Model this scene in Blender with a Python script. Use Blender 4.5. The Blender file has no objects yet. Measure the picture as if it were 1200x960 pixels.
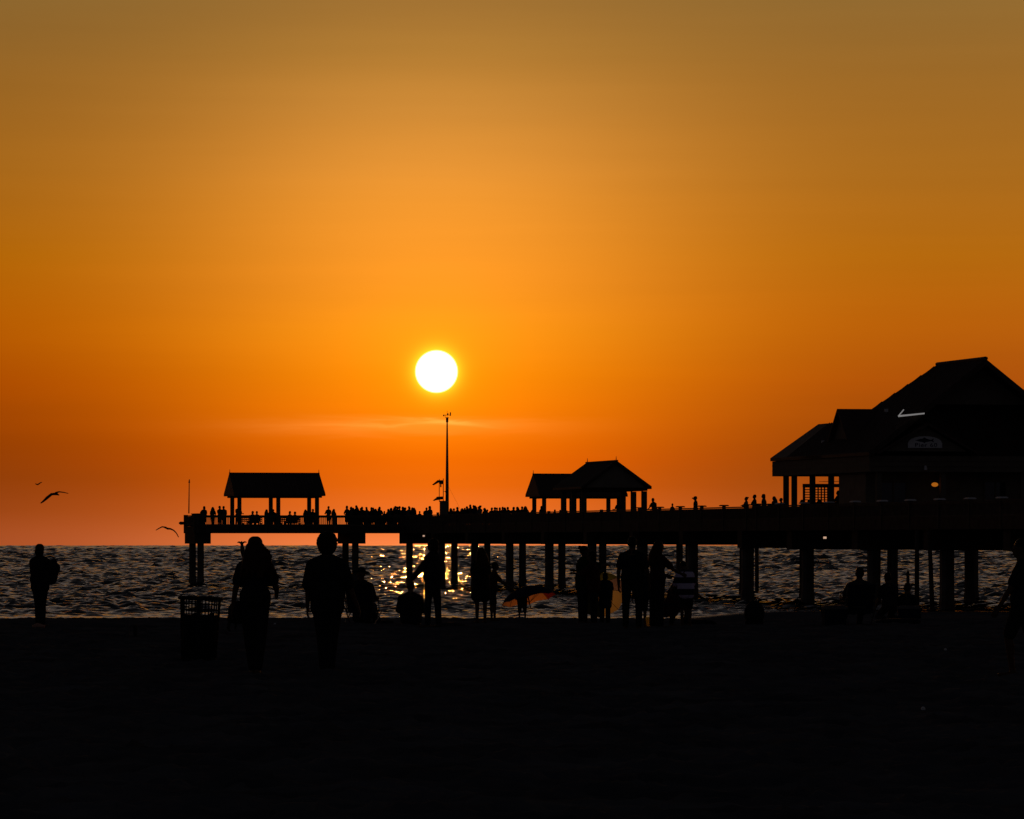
import bpy, bmesh, math, random
import numpy as np
from mathutils import Vector, Matrix
random.seed(7); np.random.seed(7)
S = bpy.context.scene
COL = S.collection
R = math.radians

# ------------------------------------------------------------------ camera
F = 5392.0            # focal length in photo pixels (1200 wide)
EYE = 632.5           # eye line in photo pixels
CZ = 3.77             # camera height above the sea
cam = bpy.data.objects.new('camera', bpy.data.cameras.new('camera'))
COL.objects.link(cam)
cam.location = (0, 0, CZ); cam.rotation_euler = (R(90), 0, 0)
cam.data.sensor_width = 36; cam.data.lens = 36*F/1200
cam.data.shift_y = (EYE-480)/1200
cam.data.clip_start = 0.5; cam.data.clip_end = 9000
S.camera = cam

# ------------------------------------------------------------------ colour helpers
def lin(c): return c/12.92 if c <= .04045 else ((c+.055)/1.055)**2.4
def srgb(r, g, b): return (lin(r/255), lin(g/255), lin(b/255), 1)

# ------------------------------------------------------------------ sky
SUN_AZ = math.atan2(511.5-600, F)             # angle from +Y towards +X
SUN_EL = math.atan((EYE-435.5)/F)
SUN_DIR = Vector((math.sin(SUN_AZ)*math.cos(SUN_EL), math.cos(SUN_AZ)*math.cos(SUN_EL), math.sin(SUN_EL)))
world = bpy.data.worlds.new('World'); S.world = world; world.use_nodes = True
nt = world.node_tree; nt.nodes.clear()
def N(t, **k):
    n = nt.nodes.new(t)
    for a, b in k.items(): setattr(n, a, b)
    return n
def L(a, b): nt.links.new(a, b)
def M(op, a, b=None, c=None, clamp=False):
    n = N('ShaderNodeMath', operation=op, use_clamp=clamp)
    for i, v in enumerate((a, b, c)):
        if v is None: continue
        if isinstance(v, (int, float)): n.inputs[i].default_value = v
        else: L(v, n.inputs[i])
    return n.outputs[0]
def mixc(f, a, b, mode='MIX'):
    n = N('ShaderNodeMix', data_type='RGBA', blend_type=mode)
    n.clamp_factor = True
    for s, v in ((n.inputs[0], f), (n.inputs[6], a), (n.inputs[7], b)):
        if isinstance(v, (int, float)): s.default_value = v
        elif isinstance(v, tuple): s.default_value = v
        else: L(v, s)
    return n.outputs[2]
def ramp(fac, stops):
    n = N('ShaderNodeValToRGB'); L(fac, n.inputs[0])
    e = n.color_ramp.elements
    e[0].position, e[0].color = stops[0][0], stops[0][1]
    e[1].position, e[1].color = stops[-1][0], stops[-1][1]
    for p, c in stops[1:-1]:
        q = e.new(p); q.color = c
    return n.outputs[0]
tc = N('ShaderNodeTexCoord'); sep = N('ShaderNodeSeparateXYZ'); L(tc.outputs['Generated'], sep.inputs[0])
dx, dy, dz = sep.outputs
az = M('SUBTRACT', M('ARCTAN2', dx, dy), SUN_AZ)
ZLO, ZHI = -.004, .124
def zpos(y): return ((EYE-y)/F-ZLO)/(ZHI-ZLO)
cen = [(660,255,136,72),(636,252,132,70),(615,243,120,50),(595,238,110,34),(570,234,102,12),(540,238,102,2),(500,252,120,2),(440,255,139,8),(390,255,150,22),(330,250,150,36),(240,238,150,48),(200,226,146,53),(130,200,135,55),(60,170,120,51),(0,150,108,50)]
sid = [(660,168,80,40),(632,164,76,35),(600,150,66,20),(560,136,57,8),(520,140,57,2),(450,160,67,0),(380,172,84,0),(300,166,94,4),(200,154,96,24),(100,140,94,34),(0,128,96,46)]
zt = M('DIVIDE', M('SUBTRACT', dz, ZLO), ZHI-ZLO, clamp=True)
cr = ramp(zt, [(max(0, zpos(y)), srgb(r, g, b)) for y, r, g, b in cen])
sr = ramp(zt, [(max(0, zpos(y)), srgb(r, g, b)) for y, r, g, b in sid])
q = M('DIVIDE', az, .056); g = M('EXPONENT', M('MULTIPLY', M('MULTIPLY', q, q), -1))
low0 = mixc(g, sr, cr)
rt = N('ShaderNodeVectorMath', operation='SCALE'); rt.inputs[0].default_value = (.42, .20, .035); L(M('MINIMUM', M('MAXIMUM', M('SUBTRACT', az, .03), 0), .12), rt.inputs['Scale'])
lowa = N('ShaderNodeVectorMath', operation='ADD'); L(low0, lowa.inputs[0]); L(rt.outputs[0], lowa.inputs[1]); low = lowa.outputs[0]
# faint uneven bands of haze
cmb = N('ShaderNodeCombineXYZ'); L(M('MULTIPLY', az, 9), cmb.inputs[0]); L(M('MULTIPLY', dz, 160), cmb.inputs[1])
nz = N('ShaderNodeTexNoise'); nz.inputs['Scale'].default_value = 1; nz.inputs['Detail'].default_value = 4; L(cmb.outputs[0], nz.inputs['Vector'])
band = M('ADD', M('MULTIPLY', nz.outputs[0], .12), .94)
vs = N('ShaderNodeVectorMath', operation='SCALE'); L(low, vs.inputs[0]); L(band, vs.inputs['Scale'])
# thin cirrus streak beneath the sun
cm2 = N('ShaderNodeCombineXYZ'); L(M('MULTIPLY', az, 60), cm2.inputs[0]); L(M('MULTIPLY', dz, 700), cm2.inputs[1])
n2 = N('ShaderNodeTexNoise'); n2.inputs['Scale'].default_value = 1; n2.inputs['Detail'].default_value = 5; n2.inputs['Distortion'].default_value = .6; L(cm2.outputs[0], n2.inputs['Vector'])
def streak(y0, tilt, sig, a0, asig, amp):
    zc = M('ADD', M('ADD', (EYE-y0)/F, M('MULTIPLY', M('SUBTRACT', az, a0), tilt)), M('MULTIPLY', M('SUBTRACT', n2.outputs[0], .5), .0028))
    t = M('DIVIDE', M('SUBTRACT', dz, zc), sig); a = M('DIVIDE', M('SUBTRACT', az, a0), asig)
    return M('MULTIPLY', M('EXPONENT', M('MULTIPLY', M('ADD', M('MULTIPLY', t, t), M('MULTIPLY', a, a)), -1)), amp)
st = M('ADD', M('ADD', streak(495, -.085, .00045, .0015, .0085, .19), streak(497, .012, .0005, -.006, .020, .11)), streak(500, .0, .0019, -.008, .030, .10))
clear = N('ShaderNodeVectorMath', operation='ADD'); L(vs.outputs[0], clear.inputs[0])
sc2 = N('ShaderNodeVectorMath', operation='SCALE'); sc2.inputs[0].default_value = (1, .62, .16); L(st, sc2.inputs['Scale']); L(sc2.outputs[0], clear.inputs[1])
# upper sky: dull mauve turning to dusk blue
zt2 = M('DIVIDE', M('SUBTRACT', dz, .12), .88, clamp=True)
up = ramp(zt2, [(0, (.29,.155,.038,1)), (.03, (.25,.18,.12,1)), (.08, (.18,.151,.135,1)), (.16, (.064,.058,.059,1)), (.26, (.026,.025,.027,1)), (.45, (.009,.0095,.0125,1)), (1, (.0035,.0045,.007,1))])
sky0 = mixc(M('GREATER_THAN', dz, .1200), clear.outputs[0], up)
wq = M('DIVIDE', az, .95); wide = M('ADD', M('MULTIPLY', M('EXPONENT', M('MULTIPLY', M('MULTIPLY', wq, wq), -1)), .985), .015)
vw = N('ShaderNodeVectorMath', operation='SCALE'); L(sky0, vw.inputs[0]); L(wide, vw.inputs['Scale'])
# disc and aureole of the sun
dd = N('ShaderNodeVectorMath', operation='DISTANCE'); L(tc.outputs['Generated'], dd.inputs[0]); dd.inputs[1].default_value = SUN_DIR
ang = M('MULTIPLY', dd.outputs['Value'], F)                      # in 1/F radians
mr = N('ShaderNodeMapRange', interpolation_type='SMOOTHSTEP'); L(ang, mr.inputs[0])
mr.inputs[1].default_value = 20.5; mr.inputs[2].default_value = 25.8; mr.inputs[3].default_value = 1; mr.inputs[4].default_value = 0
h1 = M('EXPONENT', M('DIVIDE', M('MAXIMUM', M('SUBTRACT', ang, 24), 0), -6.5))
h2 = M('EXPONENT', M('DIVIDE', ang, -52))
def scl(c, f):
    n = N('ShaderNodeVectorMath', operation='SCALE'); n.inputs[0].default_value = c; L(f, n.inputs['Scale']); return n.outputs[0]
def vadd(a, b):
    n = N('ShaderNodeVectorMath', operation='ADD'); L(a, n.inputs[0]); L(b, n.inputs[1]); return n.outputs[0]
back = scl((.021, .0215, .030), M('MULTIPLY', M('SUBTRACT', 1, M('EXPONENT', M('MULTIPLY', M('MULTIPLY', wq, wq), -.5))), M('SUBTRACT', 1, M('MULTIPLY', dz, .8, clamp=True))))
tot = vadd(vadd(vadd(vw.outputs[0], back), scl((6.0, 5.2, 3.2), mr.outputs[0])), vadd(scl((.60, .48, .02), h1), scl((.26, .13, .0), h2)))
bg1 = N('ShaderNodeBackground'); L(tot, bg1.inputs[0]); bg1.inputs[1].default_value = 1
nish = N('ShaderNodeTexSky', sky_type='NISHITA'); nish.sun_disc = False
nish.sun_elevation = SUN_EL; nish.sun_rotation = SUN_AZ; nish.dust_density = 3; nish.air_density = 1.5
bg2 = N('ShaderNodeBackground'); L(nish.outputs[0], bg2.inputs[0]); bg2.inputs[1].default_value = .003
addsh = N('ShaderNodeAddShader'); L(bg1.outputs[0], addsh.inputs[0]); L(bg2.outputs[0], addsh.inputs[1])
out = N('ShaderNodeOutputWorld'); L(addsh.outputs[0], out.inputs[0])

sl = bpy.data.lights.new('sun', 'SUN'); sl.energy = .29; sl.angle = R(.53); sl.color = (1, .36, .07)
so = bpy.data.objects.new('sun', sl); COL.objects.link(so)
so.rotation_euler = SUN_DIR.to_track_quat('Z', 'Y').to_euler(); so.location = (0, 0, 60)
S.view_settings.view_transform = 'Standard'; S.view_settings.look = 'None'
S.view_settings.exposure = 0; S.view_settings.gamma = 1; S.view_settings.use_curve_mapping = False
S.cycles.max_bounces = 6; S.cycles.sample_clamp_indirect = 4

# ------------------------------------------------------------------ materials
def mat(name, col, rough=.8, var=.25, scale=3.0, spec=.05, metal=0, bump=0, coat=0):
    m = bpy.data.materials.new(name); m.use_nodes = True
    t = m.node_tree; b = t.nodes['Principled BSDF']
    b.inputs['Roughness'].default_value = rough; b.inputs['Specular IOR Level'].default_value = spec
    b.inputs['Metallic'].default_value = metal
    c = t.nodes.new('ShaderNodeTexCoord'); n = t.nodes.new('ShaderNodeTexNoise')
    n.inputs['Scale'].default_value = scale; n.inputs['Detail'].default_value = 5
    t.links.new(c.outputs['Object'], n.inputs['Vector'])
    r = t.nodes.new('ShaderNodeValToRGB')
    r.color_ramp.elements[0].position = .3; r.color_ramp.elements[1].position = .72
    r.color_ramp.elements[0].color = tuple(x*(1-var) for x in col[:3])+(1,)
    r.color_ramp.elements[1].color = tuple(min(1, x*(1+var)) for x in col[:3])+(1,)
    t.links.new(n.outputs[0], r.inputs[0]); t.links.new(r.outputs[0], b.inputs['Base Color'])
    if bump:
        bp = t.nodes.new('ShaderNodeBump'); bp.inputs['Strength'].default_value = bump; bp.inputs['Distance'].default_value = .02
        t.links.new(n.outputs[0], bp.inputs['Height']); t.links.new(bp.outputs[0], b.inputs['Normal'])
    return m
def mat_trans(name, col, tr=.75):
    m = mat(name, col, .8, .1, 6)
    t = m.node_tree; o = t.nodes['Material Output']; b = t.nodes['Principled BSDF']
    d = t.nodes.new('ShaderNodeBsdfTranslucent'); d.inputs[0].default_value = tuple(col[:3])+(1,)
    x = t.nodes.new('ShaderNodeMixShader'); x.inputs[0].default_value = tr
    t.links.new(b.outputs[0], x.inputs[1]); t.links.new(d.outputs[0], x.inputs[2]); t.links.new(x.outputs[0], o.inputs[0])
    return m
def mat_emit(name, col, st):
    m = mat(name, col, .5, .05); b = m.node_tree.nodes['Principled BSDF']
    b.inputs['Emission Color'].default_value = tuple(col[:3])+(1,); b.inputs['Emission Strength'].default_value = st
    return m
MT = dict(
    wood=mat('weathered_wood', (.10,.075,.055), .85, .3, 2.5),
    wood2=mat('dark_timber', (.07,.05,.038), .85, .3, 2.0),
    pile=mat('pile_concrete', (.12,.105,.09), .8, .35, 1.2, bump=.3),
    shingle=mat('roof_metal', (.085,.055,.045), .6, .2, 3),
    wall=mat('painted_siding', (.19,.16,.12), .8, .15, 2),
    trim=mat('painted_trim', (.15,.12,.09), .8, .12, 3),
    white=mat('white_paint', (.75,.74,.72), .6, .06, 4),
    navy=mat('sign_ink', (.02,.025,.05), .6, .1, 4),
    glass=mat('dark_glass', (.015,.017,.02), .08, .1, 1, spec=.5),
    metal=mat('grey_metal', (.16,.16,.16), .5, .15, 5, metal=.6),
    black=mat('black_plastic', (.012,.012,.013), .6, .2, 5),
    panel=mat('solar_cell', (.01,.012,.02), .35, .2, 6),
    cloth_dark=mat('dark_cloth', (.015,.015,.018), .95, .25, 14, spec=.1),
    cloth_navy=mat('navy_cloth', (.012,.016,.03), .95, .25, 14, spec=.1),
    cloth_grey=mat('grey_cloth', (.04,.04,.042), .95, .25, 14, spec=.1),
    cloth_maroon=mat('maroon_cloth', (.045,.012,.012), .95, .25, 14, spec=.1),
    cloth_green=mat('green_cloth', (.02,.03,.012), .95, .25, 14, spec=.1),
    cloth_denim=mat('denim_cloth', (.02,.028,.05), .95, .25, 16, spec=.1),
    cloth_pale=mat('pale_cloth', (.12,.11,.11), .95, .2, 14, spec=.1),
    skin=mat('skin', (.10,.052,.034), .6, .12, 12),
    skin2=mat('deep_skin', (.07,.038,.026), .6, .12, 12),
    hair=mat('dark_hair', (.014,.009,.006), .5, .3, 30),
    hair2=mat('brown_hair', (.045,.02,.009), .5, .3, 30),
    feather=mat('grey_feathers', (.06,.055,.05), .9, .25, 10),
    rubber=mat('sole_rubber', (.5,.28,.2), .8, .1, 8),
    lamp_white=mat_emit('lit_white_tube', (.85,.82,.80), .20),
    lamp_orange=mat_emit('lit_orange_globe', (1,.28,.02), .36),
    lamp_small=mat_emit('lit_small_lamp', (1,.62,.42), .55),
)
def stripes():
    m = mat('striped_cloth', (.03,.028,.04), .95, .2, 14, spec=.1)
    t = m.node_tree; b = t.nodes['Principled BSDF']
    c = t.nodes.new('ShaderNodeTexCoord'); s = t.nodes.new('ShaderNodeSeparateXYZ'); t.links.new(c.outputs['Object'], s.inputs[0])
    a = t.nodes.new('ShaderNodeMath'); a.operation = 'MULTIPLY'; a.inputs[1].default_value = 4.35; t.links.new(s.outputs[2], a.inputs[0])
    o = t.nodes.new('ShaderNodeMath'); o.operation = 'ADD'; o.inputs[1].default_value = .25; t.links.new(a.outputs[0], o.inputs[0])
    f = t.nodes.new('ShaderNodeMath'); f.operation = 'FRACT'; t.links.new(o.outputs[0], f.inputs[0])
    g_ = t.nodes.new('ShaderNodeMath'); g_.operation = 'GREATER_THAN'; g_.inputs[1].default_value = .52; t.links.new(f.outputs[0], g_.inputs[0])
    x = t.nodes.new('ShaderNodeMix'); x.data_type = 'RGBA'; t.links.new(g_.outputs[0], x.inputs[0])
    x.inputs[6].default_value = (.02,.02,.03,1); x.inputs[7].default_value = (.62,.55,.72,1)
    t.links.new(x.outputs[2], b.inputs['Base Color']); return m
MT['stripe'] = stripes()

# ------------------------------------------------------------------ object helpers
def tag(o, label=None, cat=None, group=None, kind=None):
    if label: o['label'] = label
    if cat: o['category'] = cat
    if group: o['group'] = group
    if kind: o['kind'] = kind
    return o
def link(name, me, m=None, parent=None, smooth=False):
    o = bpy.data.objects.new(name, me); COL.objects.link(o)
    if m is not None:
        for x in (m if isinstance(m, (list, tuple)) else [m]): me.materials.append(x)
    if smooth: me.polygons.foreach_set('use_smooth', [True]*len(me.polygons))
    if parent: o.parent = parent
    return o
def empty(name, loc, rz=0):
    o = bpy.data.objects.new(name, None); COL.objects.link(o); o.location = loc; o.rotation_euler = (0, 0, rz); o.empty_display_size = .2
    return o
def base_of(p):
    while p.parent: p = p.parent
    return Vector(p.location)
def copy_tree(o, parent=None):
    c = o.copy(); COL.objects.link(c); c.parent = parent
    for ch in list(o.children): copy_tree(ch, c)
    return c
class MB:
    def __init__(s): s.v = []; s.f = []; s.mi = []; s.cur = 0
    def add(s, vs, fs):
        k = len(s.v); s.v += [tuple(x) for x in vs]; s.f += [tuple(i+k for i in f) for f in fs]; s.mi += [s.cur]*len(fs); return s
    def hexa(s, p):   # 8 points: bottom ring 0-3, top ring 4-7
        return s.add(p, [(3,2,1,0),(4,5,6,7),(0,1,5,4),(1,2,6,5),(2,3,7,6),(3,0,4,7)])
    def box(s, x0, x1, y0, y1, z0, z1):
        return s.hexa([(x0,y0,z0),(x1,y0,z0),(x1,y1,z0),(x0,y1,z0),(x0,y0,z1),(x1,y0,z1),(x1,y1,z1),(x0,y1,z1)])
    def tube(s, p, r, n=8):   # p list of points, r list of radii
        p = [Vector(x) for x in p]
        if isinstance(r, (int, float)): r = [r]*len(p)
        vs = []; fs = []
        for i, a in enumerate(p):
            d = (p[min(i+1, len(p)-1)]-p[max(i-1, 0)]).normalized()
            x = d.orthogonal().normalized() if i == 0 else (x-d*x.dot(d)).normalized()
            y = d.cross(x)
            for j in range(n):
                t = 2*math.pi*j/n; vs.append(a+(x*math.cos(t)+y*math.sin(t))*r[i])
        for i in range(len(p)-1):
            for j in range(n):
                fs.append((i*n+j, i*n+(j+1) % n, (i+1)*n+(j+1) % n, (i+1)*n+j))
        fs.append(tuple(range(n-1, -1, -1))); fs.append(tuple((len(p)-1)*n+j for j in range(n)))
        return s.add(vs, fs)
    def prism(s, poly, off):   # poly: 3-D points, off: extrusion vector
        n = len(poly); o = Vector(off); a = [Vector(p) for p in poly]; b = [p+o for p in a]
        fs = [tuple(range(n-1, -1, -1)), tuple(range(n, 2*n))]+[(i, (i+1) % n, n+(i+1) % n, n+i) for i in range(n)]
        return s.add(a+b, fs)
    def build(s, name, m=None, parent=None, smooth=False, local=False):
        me = bpy.data.meshes.new(name)
        o = base_of(parent) if (parent is not None and not local) else Vector((0, 0, 0))
        me.from_pydata([(x-o.x, y-o.y, z-o.z) for x, y, z in s.v], [], s.f)
        bm = bmesh.new(); bm.from_mesh(me); bmesh.ops.recalc_face_normals(bm, faces=bm.faces); bm.to_mesh(me); bm.free()
        me.polygons.foreach_set('material_index', s.mi)
        return link(name, me, m, parent, smooth)
def px(x, y, d): return Vector(((x-600)/F*d, d, CZ+(EYE-y)/F*d))
def solid(name, mb, m, label, cat, group=None, smooth=False):
    """a thing that is one mesh: origin moved to the middle of its base"""
    v = np.array(mb.v); c = Vector(((v[:,0].min()+v[:,0].max())/2, (v[:,1].min()+v[:,1].max())/2, v[:,2].min()))
    mb.v = [(a-c.x, b-c.y, z-c.z) for a, b, z in mb.v]
    o = mb.build(name, m, None, smooth); o.location = c
    return tag(o, label, cat, group)

# ------------------------------------------------------------------ noise for terrain
_lat = np.random.RandomState(3).rand(256, 256)
def vnoise(x, y):
    xi = np.floor(x).astype(int); yi = np.floor(y).astype(int); fx = x-xi; fy = y-yi
    fx = fx*fx*(3-2*fx); fy = fy*fy*(3-2*fy)
    a = _lat[xi & 255, yi & 255]; b = _lat[(xi+1) & 255, yi & 255]; c = _lat[xi & 255, (yi+1) & 255]; d = _lat[(xi+1) & 255, (yi+1) & 255]
    return (a*(1-fx)+b*fx)*(1-fy)+(c*(1-fx)+d*fx)*fy-.5
def sstep(t): t = np.clip(t, 0, 1); return t*t*(3-2*t)
def ground(x, y):
    x = np.asarray(x, float); y = np.asarray(y, float)
    shore = 214+30*sstep((x-5)/9)
    z = np.where(y < 97, 2.05, 2.05*(1-(y-97)/(shore-97)))
    z = z-.03*sstep((y-97)/8)+.05*sstep((y-85)/10)*(1-sstep((y-97)/9))
    return z+.05*vnoise(x*.16+9, y*.16)
def gz(x, y): return float(ground(x, y))
def sheet(name, cols, rows, zf, m, attr=None):
    X = cols; Y = rows
    Z, A = zf(X, Y)
    nr, nc = X.shape
    co = np.stack([X, Y, Z], -1).reshape(-1, 3).astype(np.float32)
    idx = np.arange(nr*nc).reshape(nr, nc)
    q = np.stack([idx[:-1,:-1], idx[:-1,1:], idx[1:,1:], idx[1:,:-1]], -1).reshape(-1, 4).astype(np.int32)
    me = bpy.data.meshes.new(name)
    me.vertices.add(len(co)); me.vertices.foreach_set('co', co.ravel())
    me.loops.add(q.size); me.loops.foreach_set('vertex_index', q.ravel())
    me.polygons.add(len(q)); me.polygons.foreach_set('loop_start', np.arange(0, q.size, 4, dtype=np.int32))
    me.polygons.foreach_set('use_smooth', np.ones(len(q), bool))
    me.update(); me.validate()
    if A is not None:
        at = me.attributes.new('foam', 'FLOAT', 'POINT'); at.data.foreach_set('value', A.ravel().astype(np.float32))
    o = link(name, me, m); return o
def spread(dense, n, outer, k):   # column fractions: n dense in [-1,1], k sparse out to outer (multiples)
    a = np.linspace(-1, 1, n); e = np.geomspace(1.03, outer, k)
    return np.concatenate([-e[::-1], a, e])

# sand
def sand_mat():
    m = bpy.data.materials.new('damp_sand'); m.use_nodes = True; t = m.node_tree; b = t.nodes['Principled BSDF']
    c = t.nodes.new('ShaderNodeTexCoord'); n = t.nodes.new('ShaderNodeTexNoise'); n.inputs['Scale'].default_value = .9; n.inputs['Detail'].default_value = 8
    t.links.new(c.outputs['Object'], n.inputs['Vector'])
    r = t.nodes.new('ShaderNodeValToRGB'); r.color_ramp.elements[0].position = .32; r.color_ramp.elements[1].position = .7
    r.color_ramp.elements[0].color = (.055,.055,.060,1); r.color_ramp.elements[1].color = (.125,.122,.128,1)
    t.links.new(n.outputs[0], r.inputs[0]); t.links.new(r.outputs[0], b.inputs['Base Color'])
    s = t.nodes.new('ShaderNodeSeparateXYZ'); t.links.new(c.outputs['Object'], s.inputs[0])
    w = t.nodes.new('ShaderNodeMapRange'); w.inputs[1].default_value = .1; w.inputs[2].default_value = .5; w.inputs[3].default_value = .28; w.inputs[4].default_value = .95
    t.links.new(s.outputs[2], w.inputs[0]); t.links.new(w.outputs[0], b.inputs['Roughness'])
    df = t.nodes.new('ShaderNodeBsdfDiffuse'); t.links.new(r.outputs[0], df.inputs[0])
    wet = t.nodes.new('ShaderNodeMapRange'); wet.inputs[1].default_value = .05; wet.inputs[2].default_value = .35; wet.inputs[3].default_value = .8; wet.inputs[4].default_value = 0
    t.links.new(s.outputs[2], wet.inputs[0]); mx = t.nodes.new('ShaderNodeMixShader'); t.links.new(wet.outputs[0], mx.inputs[0]); t.links.new(df.outputs[0], mx.inputs[1]); t.links.new(b.outputs[0], mx.inputs[2])
    t.links.new(mx.outputs[0], t.nodes['Material Output'].inputs[0])
    return m
rows = np.geomspace(18, 300, 1300); fr = spread(1, 340, 14, 26)
Yg = np.repeat(rows[:, None], len(fr), 1); Xg = fr[None, :]*(.13*rows[:, None]+3)
def sand_z(X, Y):
    z = ground(X, Y)
    fine = np.clip((130-Y)/60, .25, 1)
    n = vnoise(X*1.7, Y*1.1)*.055+vnoise(X*4.3+5, Y*3.1+8)*.045+vnoise(X*9+2, Y*6+1)*.022
    cs = .46; ci = np.floor(X/cs).astype(int); cj = np.floor(Y/cs).astype(int)      # footprints
    for a in (-1, 0, 1):
        for b in (-1, 0, 1):
            u_ = ci+a; v_ = cj+b; q1 = _lat[u_ & 255, v_ & 255]; q2 = _lat[(u_+77) & 255, (v_+31) & 255]; q3 = _lat[(u_+140) & 255, (v_+200) & 255]
            r2 = ((X-(u_+q1)*cs)/.105)**2+((Y-(v_+q2)*cs)/.17)**2
            n += np.where(q3 > .35, .055*(.5+q3)*(-np.exp(-r2)+.45*np.exp(-(np.sqrt(r2)-1.6)**2*3)), 0)
    return z+n*fine, None
o = sheet('beach_sand', Xg, Yg, sand_z, sand_mat()); o['kind'] = 'structure'

# sea
def sea_mat():
    m = bpy.data.materials.new('sea_water'); m.use_nodes = True; t = m.node_tree; b = t.nodes['Principled BSDF']
    b.inputs['Base Color'].default_value = (.006,.008,.010,1); b.inputs['Roughness'].default_value = .11; b.inputs['IOR'].default_value = 1.333
    c = t.nodes.new('ShaderNodeTexCoord'); n = t.nodes.new('ShaderNodeTexNoise'); n.inputs['Scale'].default_value = 2.2; n.inputs['Detail'].default_value = 4
    mp = t.nodes.new('ShaderNodeMapping'); mp.inputs['Scale'].default_value = (1, .7, 1)
    t.links.new(c.outputs['Object'], mp.inputs[0]); t.links.new(mp.outputs[0], n.inputs['Vector'])
    bp = t.nodes.new('ShaderNodeBump'); bp.inputs['Strength'].default_value = .8; bp.inputs['Distance'].default_value = .06
    t.links.new(n.outputs[0], bp.inputs['Height']); n5 = t.nodes.new('ShaderNodeTexNoise'); n5.inputs['Scale'].default_value = .55; n5.inputs['Detail'].default_value = 3; t.links.new(mp.outputs[0], n5.inputs['Vector'])
    b5 = t.nodes.new('ShaderNodeBump'); b5.inputs['Strength'].default_value = .6; b5.inputs['Distance'].default_value = .14; t.links.new(n5.outputs[0], b5.inputs['Height']); t.links.new(bp.outputs[0], b5.inputs['Normal'])
    t.links.new(b5.outputs[0], b.inputs['Normal'])
    a = t.nodes.new('ShaderNodeAttribute'); a.attribute_name = 'foam'
    n3 = t.nodes.new('ShaderNodeTexNoise'); n3.inputs['Scale'].default_value = 1.6; n3.inputs['Detail'].default_value = 6; t.links.new(c.outputs['Object'], n3.inputs['Vector'])
    k = t.nodes.new('ShaderNodeMath'); k.operation = 'MULTIPLY'; t.links.new(a.outputs['Fac'], k.inputs[0]); t.links.new(n3.outputs[0], k.inputs[1])
    mr_ = t.nodes.new('ShaderNodeMapRange'); mr_.inputs[1].default_value = .30; mr_.inputs[2].default_value = .50; t.links.new(k.outputs[0], mr_.inputs[0])
    d = t.nodes.new('ShaderNodeBsdfDiffuse'); d.inputs[0].default_value = (.75,.72,.68,1)
    x = t.nodes.new('ShaderNodeMixShader'); t.links.new(mr_.outputs[0], x.inputs[0]); t.links.new(b.outputs[0], x.inputs[1]); t.links.new(d.outputs[0], x.inputs[2])
    t.links.new(x.outputs[0], t.nodes['Material Output'].inputs[0])
    return m
rs = np.random.RandomState(11)
NW = 150
lam = np.concatenate([np.geomspace(.48, 3.6, 110), np.geomspace(3.6, 8, 40)])*rs.uniform(.9, 1.1, NW); th = rs.normal(0, .62, NW); phs = rs.uniform(0, 6.28, NW)
steep = .054*(lam/2)**-.05; steep[lam > 2.0] *= .52; steep[110:] = .036
rows = np.geomspace(190, 2880, 2700); fr = spread(1, 330, 9, 30)
Yg = np.repeat(rows[:, None], len(fr), 1); Xg = fr[None, :]*(.135*rows[:, None]+6)
def sea_z(X, Y):
    Z = np.zeros_like(X); gap = np.maximum(np.gradient(rows)[:, None], .5*(.135*rows[:, None]+6)/165)
    dep = .30+.70*sstep((Y-216)/30)
    for i in range(NW):
        k = 2*math.pi/lam[i]; am = steep[i]/k*np.clip(lam[i]/(2.2*gap)-.4, 0, 1)*(1 if i < 110 else .12+.88*sstep((Y-350)/500))
        Z += am*np.sin(k*(X*math.sin(th[i])+Y*math.cos(th[i]))+phs[i])
    gust = .75+.9*np.clip(vnoise(X*.035, Y*.012+4)+.5, 0, 1)*.6
    Z = Z*dep*gust
    Z = Z+.9*np.clip(Z, 0, 1)*np.abs(Z)
    foam = np.zeros_like(Z)
    shore = 214+30*sstep((X-5)/9)
    for d0, hgt, wv in ((4, .10, 1.6), (12, .17, 2.2), (24, .16, 2.6), (38, .12, 3.0)):
        e = Y-shore-d0-3.5*vnoise(X*.05+d0, X*0+d0)*2-1.5*vnoise(X*.2+d0*3, X*0)
        amp = np.clip(.55+1.5*vnoise(X*.045+d0*7, X*0+2.), 0, 1)
        Z += hgt*amp*np.exp(-(e/wv)**2)
        foam = np.maximum(foam, np.clip(.5+2.0*vnoise(X*.11+d0, X*0+5), 0, 1)*np.exp(-((e+wv*.5)/(wv*.7))**2)*(1.0 if d0 < 20 else .55))
    foam = np.maximum(foam, np.exp(-((Y-shore+.5)/2.2)**2)*.9)
    return Z, foam
o = sheet('sea_water', Xg, Yg, sea_z, sea_mat()); o['kind'] = 'structure'

# ------------------------------------------------------------------ pier frame
A0 = Vector((-8.37, 376, 0)); U = Vector((.2204, -.9754, 0)); V = Vector((.9754, .2204, 0))
DECK = 4.68
def PW(s, w, z): return A0+U*s+V*w+Vector((0, 0, z))
def pbox(mb, s0, s1, w0, w1, z0, z1):
    return mb.hexa([PW(s0,w0,z0), PW(s1,w0,z0), PW(s1,w1,z0), PW(s0,w1,z0), PW(s0,w0,z1), PW(s1,w0,z1), PW(s1,w1,z1), PW(s0,w1,z1)])
def w_of(p, s):
    k = (p-600)/F; return (k*(376-.9754*s)-A0.x-.2204*s)/(.9754-.2204*k)
def s_of(p, w):
    k = (p-600)/F; return (k*(376+.2204*w)-A0.x-.9754*w)/(.2204+.9754*k)
BENT = 12.77
pier = empty('fishing_pier', PW(60, 3.4, 0))
tag(pier, 'long timber fishing pier on concrete piles crossing the water towards the right', 'pier')
S_END = 190; PB0, PB1, WB0, WB1 = 109.0, 168.0, -1.3, 15.0
mb = MB()
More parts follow.
